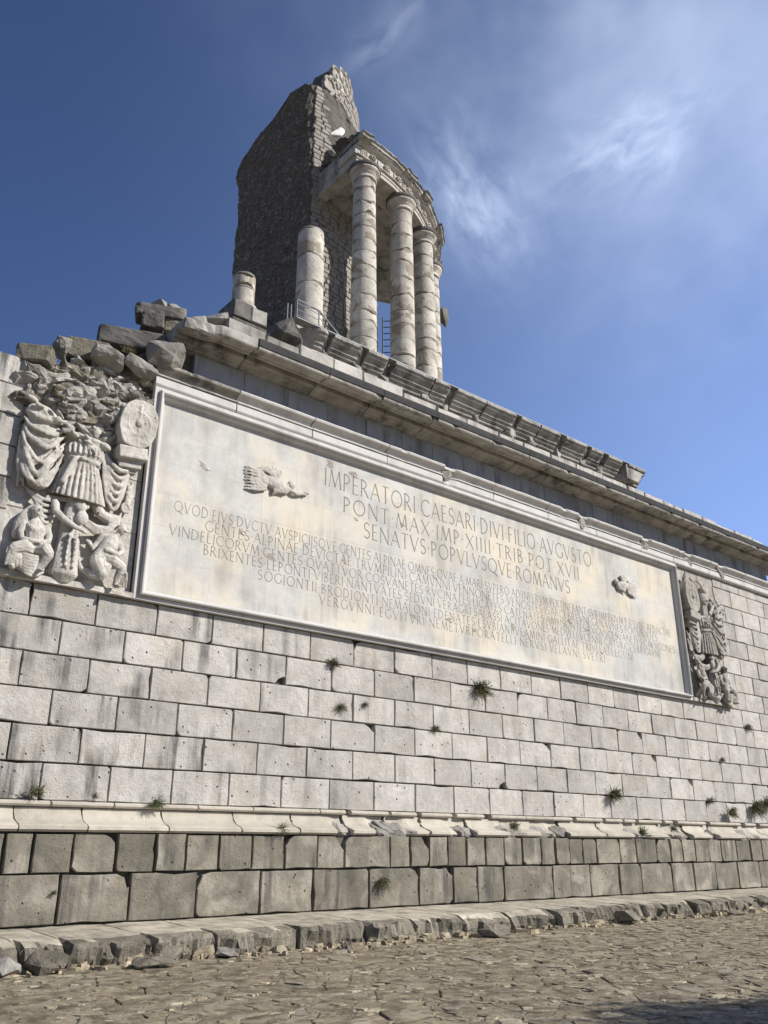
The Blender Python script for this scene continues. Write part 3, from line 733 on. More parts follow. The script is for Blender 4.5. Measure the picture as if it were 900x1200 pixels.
def victory(cx, cz, mir, seed, scale, arm):
    bm = bmesh.new(); R = random.Random(seed)
    ell(bm, (0, -.05, 0), (.30, .09, .15), (0, .25, 0)); ell(bm, (-.28, -.04, .02), (.22, .07, .12), (0, -.1, 0))
    # upper and lower wing: fans of feathers
    for k in range(7):
        a = rad(150-k*13); L = .52-.03*abs(k-3); c = (-.02, .12)
        tube(bm, [(c[0]+.05*cos(a), -.06, c[1]), (c[0]+L*.6*cos(a), -.075, c[1]+L*.42*sin(a)), (c[0]+L*cos(a)-.05, -.04, c[1]+L*.40*sin(a))], [.045, .04, .018], 6)
    for k in range(8):
        z = .16-k*.055; tube(bm, [(-.25, -.06, z*.7), (-.45, -.075, z+R.uniform(-.01, .01)), (-.66-R.uniform(0, .05), -.04, z*1.15+.02)], [.035, .032, .016], 6)
    ell(bm, (.30, -.08, .07), (.085, .07, .095)); tube(bm, [(.2, -.05, .02), (.28, -.06, .04)], [.07, .05])
    ell(bm, (.375, -.09, .06), (.02, .02, .02))
    if arm:
        tube(bm, [(.22, -.07, -.02), (.42, -.08, -.09), (.60, -.08, -.04)], [.05, .035, .026])
        for f in range(5): tube(bm, [(.60, -.08, -.045+.012*f), (.655+.012*(2-abs(2-f)), -.085, -.07+.026*f)], [.014, .009], 5)
        ell(bm, (.68, -.07, .0), (.05, .035, .03))
    for k in range(5): tube(bm, [(.02+.06*k, -.09, -.02), (-.08+.06*k, -.09, -.14), (-.10+.05*k, -.05, -.24+.03*k)], [.035, .03, .012], 6)
    for v in bm.verts: v.co = Vector((v.co.x*scale*(-1 if mir else 1), v.co.y*.95, v.co.z*scale))
    me = carve(bm, M_relief, .014, 2, .008, 'victory_relief', seed)
    tobj('victory_relief', me, (cx, YW-.02, cz))
victory(9.05, 8.66, False, 5, 1.12, True)
victory(21.15, 8.70, True, 9, 1.02, False)

# ------------------------------------------------------------------ the two trophy reliefs
def swag(bm, a, b, sag, y0, yb, r, n=9, seg=8):
    P = []; Rr = []
    for i in range(n):
        t = i/(n-1); P.append((a[0]+(b[0]-a[0])*t, -(y0+yb*sin(pi*t)), a[1]+(b[1]-a[1])*t-sag*sin(pi*t)*(1.0))); Rr.append(r*(.45+.75*sin(pi*t)))
    tube(bm, P, Rr, seg)
def hand(bm, p, d, r=.03, n=(0, -1, 0)):
    p, d, n = Vector(p), Vector(d).normalized(), Vector(n); s = d.cross(n).normalized()
    ell(bm, p+d*.03, (r*1.2, r*.9, r*1.2))
    for k in range(4):
        a = p+d*.045+s*(k-1.5)*.017; L = (.045, .055, .05, .038)[k]
        tube(bm, [a, a+d*L*.6+n*.008, a+d*L-n*.006], [.0105, .0095, .008], 6)
    tube(bm, [p+s*.028, p+s*.045+d*.03+n*.01], [.011, .009], 6)
def head(bm, c, r, face, hair=True):
    c, f = Vector(c), Vector(face).normalized(); s = f.cross(Vector((0, 0, 1))).normalized(); u = s.cross(f)
    ell(bm, c, (r*.80, r*.88, r*1.05)); ell(bm, c-u*r*.55+f*r*.15, (r*.55, r*.6, r*.5))
    tube(bm, [c+f*r*.82+u*r*.15, c+f*r*1.08-u*r*.12], [r*.13, r*.22], 6)      # nose
    for k in (-1, 1):
        tube(bm, [c+f*r*.78+s*k*r*.12+u*r*.22, c+f*r*.70+s*k*r*.48+u*r*.20], [r*.14, r*.10], 6)   # brows
        ell(bm, c+f*r*.74+s*k*r*.30+u*r*.04, (r*.12, r*.12, r*.09))                         # eyes
        ell(bm, c+s*k*r*.82-u*r*.02, (r*.12, r*.16, r*.24))                                # ears
    tube(bm, [c+f*r*.80-s*r*.2-u*r*.42, c+f*r*.88-u*r*.40, c+f*r*.80+s*r*.2-u*r*.42], [r*.07, r*.10, r*.07], 6)   # mouth
    ell(bm, c+f*r*.62-u*r*.72, (r*.26, r*.26, r*.2))                                      # chin
    if hair:
        for k in range(10):
            a = 2*pi*k/10; ell(bm, c-f*r*.22+u*r*.42+(s*cos(a)+f*sin(a))*r*.52, (r*.38, r*.38, r*.34), sub=1)
        ell(bm, c-f*r*.1+u*r*.62, (r*.66, r*.66, r*.42))
def trophy(cx, mir, mat, label, seed, ruin):
    T = thing('trophy_relief', label, 'relief', (cx, YW, 5.65)); T.scale = (1, .82, 1)
    sg = -1 if mir else 1
    def put(name, bm, vox=.018, sm=2, amp=.006, lab=None):
        return obj(name, carve(bm, mat, vox, sm, amp, name, seed+len(name), mir), T, label=lab)
    # background panel of three or four slabs, standing a little proud of the wall at the foot
    R = random.Random(seed)
    zs = [.10, 1.25, 2.3, 3.3 if ruin else 4.34]
    top = 4.34
    for a, b in zip(zs, zs[1:]):
        obj('background_slab', block_mesh(2.34, b-a-.006, .26, mat, seed+int(a*10), [0]*4, .006, .002), T, (-1.17, .03, a))
    if not ruin: pass
    bm = bmesh.new(); boxm(bm, (0, -.03, .05), (2.34, .26, .10)); bmesh.ops.subdivide_edges(bm, edges=bm.edges, cuts=12, use_grid_fill=True)
    for v in bm.verts: v.co += Vector((0, fbm(v.co, 5, 3, 3)*.05, fbm(v.co, 4, 3, 8)*.035))
    bm_obj('base_ledge', bm, mat, T)
    # tree trunk that carries the arms
    bm = bmesh.new()
    tube(bm, [(-.10, -.06, .22), (-.10, -.09, .38), (-.09, -.10, .75), (-.10, -.10, 1.0), (-.06, -.12, 1.7)], [.27, .235, .19, .17, .15], 14)
    for k in range(7):
        x = -.28+k*.06; tube(bm, [(x*1.15, -.20-.05*cos((x+.1)*9), .14), (x, -.23-.05*cos((x+.1)*9), .6), (x*.8, -.20, 1.0)], [.014, .016, .010], 5)
    put('tree_trunk', bm, .02)
    # ribbons hanging on the trunk
    bm = bmesh.new()
    for dx in (-.06, .055):
        tube(bm, [(-.08+dx, -.31, .28), (-.08+dx*1.1, -.335, .55), (-.07+dx, -.34, .78), (-.06+dx*.4, -.33, .98)], [.032, .026, .028, .02], 7)
        for k in range(6): ell(bm, (-.08+dx*1.1, -.35, .30+k*.11), (.034, .025, .03), sub=1)
    for k in range(5): ell(bm, (-.14+.04*k, -.33, .86+.05*sin(k*2)), (.035, .03, .045), sub=1)
    put('hanging_ribbon', bm, .014)
    # the arms of the bound pair reaching round the trunk
    bm = bmesh.new()
    tube(bm, [(-.42, -.16, 1.44), (-.40, -.24, 1.25), (-.28, -.30, 1.13), (-.08, -.34, 1.02), (.08, -.32, .99)], [.075, .072, .065, .05, .038], 10)
    hand(bm, (.08, -.32, .98), (1, 0, -.25), .034)
    ell(bm, (.04, -.30, 1.22), (.12, .09, .14)); ell(bm, (.0, -.31, 1.40), (.10, .07, .09)); tube(bm, [(-.15, -.24, 1.45), (-.02, -.3, 1.5), (.12, -.28, 1.44)], [.05, .06, .05], 8)
    put('carved_arm', bm, .016)
    # cuirass: flaring skirt of pleats, belt, fringed sleeves
    bm = bmesh.new(); nu, nv = 64, 40; grid = []
    for j in range(nv+1):
        t = j/nv; z = 1.62+t*1.12; row_ = []
        if t < .60: hw = .47-(.47-.305)*(t/.60)**.8
        else: hw = .305+(.40-.305)*((t-.6)/.4)**.7
        for i in range(nu+1):
            a = pi*i/nu; f = 0
            if t < .58: f = .028*(abs(sin(a*9))-.5)*(1-t*.5)
            elif t > .68 and t < .90: f = .018*(abs(sin(a*11))-.5)
            if .58 <= t <= .66: f = .020
            if t > .9: f = .012*sin(a*6)
            hr = hw+f; dp = (.38-.10*min(1, t/.6)) + (f*1.2)
            x = -.02+hr*-cos(a)*1.0; zz = z-(.10*sin(a) if t < .05 else .10*sin(a)*(1-t)*.9)-x*.05
            row_.append(bm.verts.new((x, -.02-dp*sin(a), zz)))
        grid.append(row_)
    back = [[bm.verts.new((r_[0].co.x, .0, r_[0].co.z)), bm.verts.new((r_[-1].co.x, .0, r_[-1].co.z))] for r_ in grid]
    for j in range(nv):
        for i in range(nu): bm.faces.new((grid[j][i], grid[j][i+1], grid[j+1][i+1], grid[j+1][i]))
        bm.faces.new((grid[j][0], grid[j+1][0], back[j+1][0], back[j][0])); bm.faces.new((grid[j][-1], back[j][1], back[j+1][1], grid[j+1][-1]))
        bm.faces.new((back[j][0], back[j+1][0], back[j+1][1], back[j][1]))
    bm.faces.new([back[0][0]]+[back[0][1]]+grid[0][::-1]); bm.faces.new([back[-1][1]]+[back[-1][0]]+grid[-1])
    for k in range(14):                                   # the pleats read as rounded ribs
        a = pi*(k+.5)/14; tube(bm, [(-.02-.49*cos(a), -.02-.40*sin(a), 1.62-.09*sin(a)+.02*cos(a)), (-.02-.40*cos(a), -.02-.36*sin(a), 1.95), (-.02-.31*cos(a), -.02-.30*sin(a), 2.24)], [.032, .028, .018], 7)
    for k in range(12):
        a = pi*(k+.5)/12; tube(bm, [(-.02-.37*cos(a), -.02-.33*sin(a), 2.42), (-.02-.38*cos(a), -.02-.30*sin(a), 2.60)], [.030, .026], 7)
    tube(bm, [(-.34, -.05, 2.34), (-.24, -.28, 2.32), (0, -.34, 2.30), (.22, -.27, 2.29), (.31, -.05, 2.29)], [.03, .034, .036, .034, .03], 8)
    ell(bm, (-.10, -.35, 2.31), (.05, .03, .04)); tube(bm, [(-.22, -.32, 2.3), (-.30, -.34, 2.05), (-.40, -.36, 1.78)], [.045, .06, .05], 8)
    ell(bm, (.30, -.22, 2.70), (.13, .12, .07), (0, .3, 0)); ell(bm, (-.05, -.18, 2.74), (.36, .16, .08))
    put('cuirass', bm, .016, 1, .012)
    # mantle on the left, thrown over the shoulder and falling in folds
    bm = bmesh.new()
    ell(bm, (-.80, -.10, 2.62), (.36, .17, .50)); ell(bm, (-.74, -.06, 2.05), (.30, .14, .46)); ell(bm, (-.86, -.16, 2.98), (.30, .16, .20), (0, .25, 0))
    for k, (xa, za, xb, zb, sg_, rr_) in enumerate(((-1.14, 3.02, -.42, 2.98, .16, .050), (-1.16, 2.86, -.36, 2.86, .30, .040), (-1.14, 2.70, -.40, 2.72, .40, .052), (-1.16, 2.56, -.38, 2.60, .55, .038),
            (-1.12, 2.40, -.42, 2.46, .62, .050), (-1.10, 2.22, -.40, 2.34, .66, .036), (-1.02, 2.08, -.44, 2.2, .55, .048), (-.92, 1.9, -.46, 2.05, .42, .034), (-1.10, 2.0, -.62, 1.98, .38, .036))):
        n = 11; P = []; Q_ = []
        for i in range(n):      # folds hang as uneven loops, deepest left of centre
            t = i/(n-1); w_ = sin(pi*t**.8); P.append((xa+(xb-xa)*t, -(.19+.13*w_+.012*sin(k*5+i)), za+(zb-za)*t-sg_*w_*(.9+.1*sin(i+k)))); Q_.append(rr_*(.5+.7*w_))
        tube(bm, P, Q_, 8)
    for k in range(5): tube(bm, [(-1.15+.05*k, -.12, 2.5-.1*k), (-1.13+.06*k, -.15, 2.0), (-1.06+.08*k, -.12, 1.66-.05*(k % 2))], [.03, .042, .02], 7)
    for k in range(46):     # the bunched, frayed top edge thrown over the shoulder
        t = R.random(); ell(bm, (-1.12+1.22*t, -.24-.14*R.random(), 3.10-.52*t**1.1+R.uniform(-.11, .09)), (R.uniform(.05, .12), R.uniform(.04, .07), R.uniform(.03, .055)), (R.uniform(-.6, .6), R.uniform(.1, 1.1), 0), 1)
    put('left_mantle', bm, .018, 1, .016)
    # lower swag running under the cuirass, up to the right
    bm = bmesh.new()
    for k in range(5): swag(bm, (-.95+.05*k, 1.62-.05*k), (-.36, 1.48-.06*k), .10+.05*k, .08, .07, .03)
    for k in range(4): 
        tube(bm, [(.12, -.26, 1.22-.035*k), (.32, -.25+.02*k, 1.13-.03*k), (.55, -.20, 1.16-.02*k), (.74, -.14, 1.36-.03*k), (.80, -.1, 1.55)], [.03, .048, .05, .042, .02], 8)
    tube(bm, [(-.55, -.1, 1.5), (-.2, -.1, 1.56), (.1, -.1, 1.62), (.25, -.12, 1.60), (.40, -.16, 1.42), (.55, -.15, 1.35), (.70, -.12, 1.42)], [.05, .05, .06, .08, .11, .11, .07], 8)
    put('lower_drapery', bm, .017, 1, .006)
    bm = bmesh.new()
    ell(bm, (.60, -.07, 2.05), (.26, .10, .42))
    for k in range(6): swag(bm, (.32+.015*k, 2.66-k*.12), (.92-.02*k, 2.50-k*.09), .26+.05*k, .10, .13-.006*k, (.044, .034)[k % 2], 11)
    for k in range(3): tube(bm, [(.34+.03*k, -.12, 2.6), (.36+.05*k, -.20, 2.1), (.48+.05*k, -.17, 1.66)], [.03, .036, .02], 7)
    put('right_drapery', bm, .017, 2, .012)
    # pendant ring on its cord
    bm = bmesh.new()
    for k in range(12):
        a = 2*pi*k/12; ell(bm, (.87+.075*cos(a), -.09, 1.66+.085*sin(a)), (.035, .045, .035), sub=1)
    ell(bm, (.87, -.06, 1.66), (.06, .05, .07)); tube(bm, [(.87, -.07, 1.76), (.90, -.09, 1.95), (.97, -.06, 2.2)], [.045, .05, .02], 7); tube(bm, [(.93, -.07, 1.75), (.99, -.07, 1.95)], [.03, .02], 7)
    for k in range(5): ell(bm, (.88+.03*sin(k*3), -.11, 1.80+k*.08), (.05, .03, .045), sub=1)
    put('pendant', bm, .016)
    # thick six-sided shield seen from the side, ring and boss on its face
    bm = bmesh.new(); out = []
    cxs, czs = .84, 3.28; n = 40; th = .44
    for y in (-th, -.02):
        ring = []
        for i in range(n):
            a = 2*pi*i/n; rx, rz = .37, .50
            x, z = rx*(abs(cos(a))**.8)*(1 if cos(a) > 0 else -1), rz*(abs(sin(a))**.9)*(1 if sin(a) > 0 else -1)
            jag = .03*fbm((x, z, y), 4, 3, seed)
            ring.append(bm.verts.new((cxs+x+jag+.07*z, y, czs+z+jag)))
        out.append(ring)
    bm.faces.new(out[0]); bm.faces.new(out[1][::-1])
    for i in range(n): bm.faces.new((out[0][i], out[0][(i+1) % n], out[1][(i+1) % n], out[1][i]))
    P = [(cxs+.22*cos(2*pi*i/28), -th-.002, czs+.25*sin(2*pi*i/28)) for i in range(29)]; tube(bm, P, .014, 6)
    ell(bm, (cxs-.0, -th, czs), (.075, .07, .09)); tube(bm, [(cxs, -th, czs-.42), (cxs, -th-.01, czs+.38)], [.012, .022, ][:2], 6)
    put('shield', bm, .014, 1, .014)
    bm = bmesh.new()
    boxm(bm, (.80, -.22, 2.68), (.56, .42, .24), (0, -.10, 0)); boxm(bm, (.80, -.15, 2.50), (.44, .28, .18), (0, -.10, 0)); boxm(bm, (.80, -.10, 2.40), (.34, .18, .14), (0, -.1, 0))
    put('shield_bracket', bm, .018, 1, .008)
    if not ruin:
        bm = bmesh.new()
        ell(bm, (-.02, -.20, 3.35), (.24, .22, .30)); tube(bm, [(-.02, -.14, 2.7), (-.02, -.16, 3.2)], [.2, .18]); ell(bm, (-.02, -.24, 3.62), (.16, .2, .14))
        for k in range(7): tube(bm, [(-.02, -.2-.02*k, 3.70), (-.02+.05*(k-3), -.25, 3.92), (-.02+.08*(k-3), -.15, 4.02-.02*abs(k-3))], [.03, .035, .02], 6)
        tube(bm, [(-.22, -.3, 3.28), (-.02, -.42, 3.30), (.18, -.3, 3.28)], [.03, .04, .03])
        put('helmet', bm, .018)
        bm = bmesh.new(); tube(bm, [(-1.05, -.1, 3.6), (-.6, -.2, 3.2), (-.3, -.25, 2.9)], [.05, .06, .07]); tube(bm, [(-1.0, -.12, 3.0), (-.7, -.25, 3.9)], [.03, .03]); tube(bm, [(.95, -.2, 3.7), (.85, -.25, 4.1)], [.09, .05])
        for k in range(6): ell(bm, (-.95+.1*k, -.2, 3.35+.1*sin(k*2.2)), (.12, .1, .1), (0, k, 0), 1)
        for k in range(5): ell(bm, (.3+.12*k, -.14, 3.85+.1*sin(k*2.2)), (.12, .1, .12), (0, k, 0), 1)
        put('spoils', bm, .02, 1, .012)
    # small weapons in low relief on the far left
    bm = bmesh.new(); boxm(bm, (-1.0, -.03, 2.25), (.22, .08, .16), (0, .05, 0)); boxm(bm, (-1.0, -.03, 2.02), (.20, .08, .14), (0, .05, 0)); tube(bm, [(-1.09, -.05, 2.4), (-1.06, -.05, 1.6)], [.03, .03])
    put('carved_weapon', bm, .018)
    # captive sitting on the left, veiled, hands in the lap
    bm = bmesh.new()
    head(bm, (-.73, -.27, 1.17), .105, (.25, -1, .12))
    tube(bm, [(-.73, -.22, 1.10), (-.71, -.20, .95)], [.062, .075], 9)
    tube(bm, [(-.70, -.18, .97), (-.69, -.20, .82), (-.68, -.19, .66), (-.67, -.18, .52)], [.13, .165, .145, .17], 12)
    ell(bm, (-.70, -.17, .92), (.215, .11, .085))
    for dx in (-.075, .075): ell(bm, (-.69+dx, -.30, .84), (.06, .055, .06))
    tube(bm, [(-.88, -.18, .93), (-.93, -.22, .76), (-.90, -.28, .63), (-.76, -.37, .60), (-.64, -.39, .61)], [.068, .06, .055, .044, .034], 9)
    tube(bm, [(-.50, -.18, .93), (-.45, -.22, .78), (-.47, -.27, .66), (-.58, -.36, .63)], [.068, .06, .055, .040], 9)
    hand(bm, (-.64, -.39, .61), (1, -.1, .05), .032); hand(bm, (-.58, -.37, .64), (-1, -.2, -.1), .032)
    tube(bm, [(-.72, -.20, .50), (-.88, -.36, .48), (-1.02, -.36, .42)], [.135, .115, .10], 10); tube(bm, [(-1.02, -.36, .42), (-1.04, -.30, .26), (-.98, -.28, .12)], [.095, .075, .05], 9)
    tube(bm, [(-.62, -.20, .50), (-.50, -.40, .50), (-.46, -.40, .42)], [.135, .11, .095], 10); tube(bm, [(-.46, -.40, .42), (-.52, -.32, .25), (-.58, -.30, .13)], [.09, .075, .05], 9)
    for p, d in (((-.98, -.30, .11), (-.5, -1, 0)), ((-.58, -.32, .12), (.2, -1, 0))):
        p = Vector(p); d = Vector(d).normalized(); tube(bm, [p, p+d*.09, p+d*.13], [.045, .038, .028], 8)
        for k in range(5): s = d.cross(Vector((0, 0, 1))); tube(bm, [p+d*.12+s*(k-2)*.014, p+d*(.158-.005*abs(k-1))+s*(k-2)*.015], [.010, .008], 5)
    put('captive_figure', bm, .0105, 0, .006, 'captive woman seated at the foot, hands in her lap')
    bm = bmesh.new()        # her veil and skirt
    tube(bm, [(-.76, -.16, 1.24), (-.86, -.12, 1.08), (-.93, -.10, .90), (-.96, -.10, .7)], [.08, .11, .12, .08], 9)
    for k in range(7): swag(bm, (-1.08+.02*k, .46-.04*k), (-.44, .42-.045*k), .10+.01*k, .26-.01*k, .12, .026)
    for k in range(5): tube(bm, [(-1.07+.035*k, -.40+.01*k, .44), (-1.10+.05*k, -.36, .26), (-1.10+.06*k, -.30, .13)], [.028, .028, .02], 7)
    for k in range(4): tube(bm, [(-.84+.09*k, -.27, .95-.03*abs(k-1)), (-.76+.05*k, -.33, .80), (-.70+.02*k, -.31, .68)], [.016, .02, .014], 6)
    ell(bm, (-.78, -.20, .26), (.30, .14, .16))
    put('captive_robe', bm, .013, 0, .008)
    bm = bmesh.new(); ell(bm, (-.93, -.20, .15), (.055, .05, .045)); ell(bm, (-.99, -.19, .14), (.03, .03, .04)); ell(bm, (-.88, -.22, .13), (.035, .03, .03)); put('carved_object', bm, .012)
    # captive kneeling on the right, arms bound behind the back
    bm = bmesh.new()
    head(bm, (.80, -.25, 1.19), .10, (.45, -.9, -.30))
    tube(bm, [(.76, -.21, 1.11), (.68, -.20, 1.00)], [.06, .072], 9)
    tube(bm, [(.66, -.20, .98), (.62, -.21, .85), (.53, -.20, .70), (.46, -.19, .56)], [.13, .155, .135, .15], 12)
    ell(bm, (.64, -.18, .97), (.20, .11, .09), (0, .35, 0))
    tube(bm, [(.49, -.19, 1.04), (.42, -.13, .88), (.34, -.13, .76), (.30, -.10, .84)], [.068, .06, .05, .036], 9)
    tube(bm, [(.80, -.20, .92), (.84, -.26, .76), (.74, -.34, .68), (.60, -.34, .72)], [.068, .06, .05, .036], 9)
    hand(bm, (.30, -.11, .84), (-.6, 0, .6), .03); hand(bm, (.60, -.35, .72), (-1, -.1, .1), .03)
    tube(bm, [(.44, -.22, .55), (.40, -.36, .42), (.50, -.38, .25)], [.145, .12, .095], 10); tube(bm, [(.50, -.36, .23), (.33, -.26, .25), (.18, -.18, .34)], [.09, .075, .045], 9)
    tube(bm, [(.54, -.22, .55), (.70, -.38, .52), (.84, -.38, .46)], [.135, .115, .09], 10); tube(bm, [(.84, -.37, .44), (.80, -.30, .27), (.78, -.27, .13)], [.085, .068, .045], 9)
    for p, d in (((.78, -.28, .12), (.35, -1, -.1)), ((.18, -.18, .34), (-.5, -.1, .8))):
        p = Vector(p); d = Vector(d).normalized(); tube(bm, [p, p+d*.09, p+d*.13], [.043, .036, .026], 8); s = d.cross(Vector((.3, .2, 1))).normalized()
        for k in range(5): tube(bm, [p+d*.12+s*(k-2)*.014, p+d*(.158-.005*abs(k-1))+s*(k-2)*.015], [.010, .008], 5)
    put('captive_figure', bm, .0105, 0, .006, 'captive man kneeling at the foot, bound arms behind him')
    bm = bmesh.new()
    for k in range(6): swag(bm, (.34+.02*k, .66-.03*k), (.64+.03*k, .60-.03*k), .06, .28, .08, .022)
    for k in range(5): tube(bm, [(.86+.02*k, -.34, .46-.02*k), (.84+.035*k, -.26, .30), (.80+.055*k, -.16, .16)], [.026, .026, .018], 7)
    for k in range(4): tube(bm, [(.48+.05*k, -.34, .56), (.46+.05*k, -.44, .42), (.50+.03*k, -.42, .24)], [.018, .02, .014], 6)
    put('captive_robe', bm, .013, 0, .008)
    return T
T1 = trophy(4.93, False, M_relief, 'large left trophy relief of armour, drapery and shield over two captives, its top broken away', 3, True)
T2 = trophy(25.35, True, M_relief2, 'smaller looking right trophy relief, weathered brown, with shield and helmet, beyond the tablet', 17, False)

# rough broken core stones over the left relief and the ruined top left corner
rub = thing('broken_wall_core', 'rough broken masonry core exposed above the left trophy relief', 'masonry', (4.9, YW, 8.9))
R = random.Random(41)
bm = bmesh.new(); nx_, nz_ = 60, 46; g_ = []
for j in range(nz_+1):
    row_ = []
    for i in range(nx_+1):
        x = 3.72+2.42*i/nx_; z = 8.45+(min(10.5, 9.35+(x-3.7)*.55)-8.45)*j/nz_
        f = fbm((x, z, 1.), 2.6, 5, 4.)*.34+abs(fbm((x, z, 7.), 6., 3, 2.))*.16
        row_.append(bm.verts.new((x-4.9, .03-f-.02+.10*(z-8.9)+(.35 if i in (0, nx_) or j == nz_ else 0), z-8.9)))
    g_.append(row_)
for j in range(nz_):
    for i in range(nx_): bm.faces.new((g_[j][i], g_[j][i+1], g_[j+1][i+1], g_[j+1][i]))
bm_obj('mortar_bed', bm, M_rubble, rub)
def ztop(x): return min(10.3, 9.5+(x-3.75)*.55)
for i in range(95):
    x = 3.72+R.random()*2.38; z = 8.85+R.random()*max(.25, min(ztop(x), 10.4)-8.85)
    s = R.uniform(.20, .46); me = rock_mesh(s*1.4, .42, s*.8, M_rubble if R.random() < .7 else M_step, 1000+i, 2, .13*s/.4+.02)
    obj('core_stone', me, rub, (x-4.9, R.uniform(-.04, .10)+.12*(z-8.9), z-8.9), (R.uniform(-.25, .25), R.uniform(-.3, .3), R.uniform(-.3, .3)))
for i in range(26):
    x = 4.35+R.random()*1.0; z = 8.5+R.random()*.6; s = R.uniform(.12, .26)
    obj('core_stone', rock_mesh(s*1.3, .35, s*.8, M_rubble, 1200+i, 2, .05), rub, (x-4.9, R.uniform(-.10, .02), z-8.9), (R.uniform(-.3, .3), R.uniform(-.4, .4), R.uniform(-.3, .3)))
# loose cut blocks stepping up along the ruined corner: (x, y, z, w, d, h, tilt, label)
def weathered_box(w, d, h, mat, seed):
    bm = bmesh.new(); bmesh.ops.create_cube(bm, size=1); bmesh.ops.subdivide_edges(bm, edges=bm.edges, cuts=9, use_grid_fill=True)
    for v in bm.verts:
        c = v.co.copy(); e = sorted((abs(c.x), abs(c.y), abs(c.z)))[1]; k = max(0, (e-.40)/.10)
        v.co = Vector((c.x*w, c.y*d, c.z*h)); f = fbm(v.co, 4., 4, seed*.13)
        v.co *= 1-.07*k*(1+1.5*f); v.co += v.co.normalized()*(f*.05+fbm(v.co, 13., 2, seed)*.02)
    me = bpy.data.meshes.new('loose_block'); bm.to_mesh(me); bm.free(); me.materials.append(mat); return me
LB = [(3.57, 14.8, 9.62, .42, .20, 15, 'c', 'small brown-edged block at the extreme left of the ruined top'),
      (3.87, 14.60, 9.82, .62, .36, 30, 'c', 'squared grey block second from the left along the ruined top'),
      (4.36, 14.8, 10.31, .34, .42, 18, 'r', 'small pointed upright stone standing on the ruined left top'),
      (4.83, 14.8, 10.38, .80, .44, 18, 'c', 'long dark block lying right of the pointed upright stone'),
      (5.10, 14.42, 10.24, .66, .38, 8, 'r', 'flaking striped slab tilted over the left relief'),
      (5.72, 14.36, 10.20, .72, .30, -6, 'r', 'thin tilted slab just left of the string course end'),
      (5.75, 14.95, 11.08, 1.35, .42, 21, 'd', 'long flat block under the stacked blocks of the ruined corner'),
      (6.10, 14.85, 11.60, .46, .36, 22, 'd', 'dark cube-shaped block, left of the pair under the flat slab'),
      (6.56, 14.9, 11.70, .36, .40, 24, 'c', 'small rough block, right of the pair under the flat slab'),
      (6.28, 14.95, 11.95, 1.0, .28, 23, 'd', 'thin flat slab bearing two round stones at the ruined top'),
      (6.22, 14.32, 10.66, .78, .58, 10, 'r', 'dark rounded boulder jammed under the broken cornice end')]
for (x, y, z, w, h, tz, kd, lb) in LB:
    T_ = thing('loose_block', lb, 'stone block', (x, y, z), -rad(tz), 'loose blocks on the ruined left corner') if False else None
    if kd == 'r': me = rock_mesh(w, .5, h, M_rock, int(x*100), 4, .055, 30, 'loose_block')
    else:
        me = weathered_box(w, .5, h, M_dark if kd == 'd' else M_step, int(x*77))
    tag(obj('loose_block', me, None, (x, y, z), (0, rad(12) if 'tilted' in lb else 0, -rad(tz))), lb, 'stone block', 'loose blocks on the ruined left corner')
for (x, z, s, lb) in ((6.25, 12.22, .36, 'dark angular stone on the flat slab, leftmost of the two on top'), (6.63, 12.20, .44, 'pale rounded stone on the flat slab, right of the angular one')):
    tag(obj('boulder', rock_mesh(s, .5, s*.85, M_rock, int(x*10), 2, .04, 40 if 'rounded' in lb else 12), None, (x, 15.05, z)), lb, 'stone', 'stones on the flat slab')
for (x, y, z, w, h, lb) in ((7.18, 14.25, 11.80, .6, .36, 'pale split rock lying on the cornice left of the column pedestal'), (6.75, 14.2, 11.52, .6, .36, 'low dark stone lying on the broken cornice end')):
    tag(obj('boulder', rock_mesh(w, .6, h, M_rock, int(x*10), 2, .06), None, (x, y, z), (0, -.2, 0)), lb, 'stone')

# ------------------------------------------------------------------ upper tier
TY = 17.2
tier = thing('upper_tier', 'second storey behind the parapet with broken cornice blocks ending in a free corner', 'building', (15.1, TY, 12))
TI = Vector((-15.1, -TY, -12))
UC = [(-.02, 15.22), (.0, 15.21), (-.005, 15.12), (-.05, 15.09), (-.10, 15.03), (-.20, 14.97), (-.24, 14.93), (-.245, 14.88), (-.30, 14.86), (-.34, 14.78), (-.42, 14.72), (-.43, 14.66), (-.50, 14.64), (-.52, 14.60)]
def ucor(pr, off=.62): return [(p+off, z) for p, z in pr]
xs = [11.15]; R = random.Random(9)
while xs[-1] < 27.0: xs.append(xs[-1]+R.uniform(.95, 1.75))
xs[-1] = 27.62
for i, (a, b) in enumerate(zip(xs, xs[1:])):
    br = [(b, R.uniform(.18, .34), R.uniform(.35, .65))] if i < len(xs)-2 and (i % 2 == 0 or R.random() < .5) else []
    if i == 0: br = [(a, .8, .8), (b, .2, .5)]
    me = mould_mesh(ucor(UC), a, b, M_cornice, 300+i, .03, .015, nx=int((b-a)/.09), breaks=br, back=.6)
    obj('cornice_block', me, tier, Vector((0, TY+.62, 0))+TI)
    if i < len(xs)-2:
        obj('corbel_stone', rock_mesh(.36, .34, .5, M_cornice, i*7, 2, .06), tier, Vector((b-.1, TY+.48, 14.72))+TI)
# the return of the cornice at the right-hand corner
for k, (a, b) in enumerate(((17.25, 18.7), (18.7, 20.2), (20.2, 22.))):
    me = mould_mesh(ucor(UC), a, b, M_cornice, 330+k, .02, .012, nx=12, back=.6)
    for v in me.vertices:
        x, y = v.co.x, v.co.y; v.co.x, v.co.y = -y, x-17.2
    me.flip_normals()
    obj('cornice_block', me, tier, Vector((27.62-.62, 17.2, 0))+TI)
bm = bmesh.new(); boxm(bm, (19.0, 24.2, 13.6), (16.0, 12.8, 3.22)); bm_obj('tier_core', bm, M_wall, tier, TI)
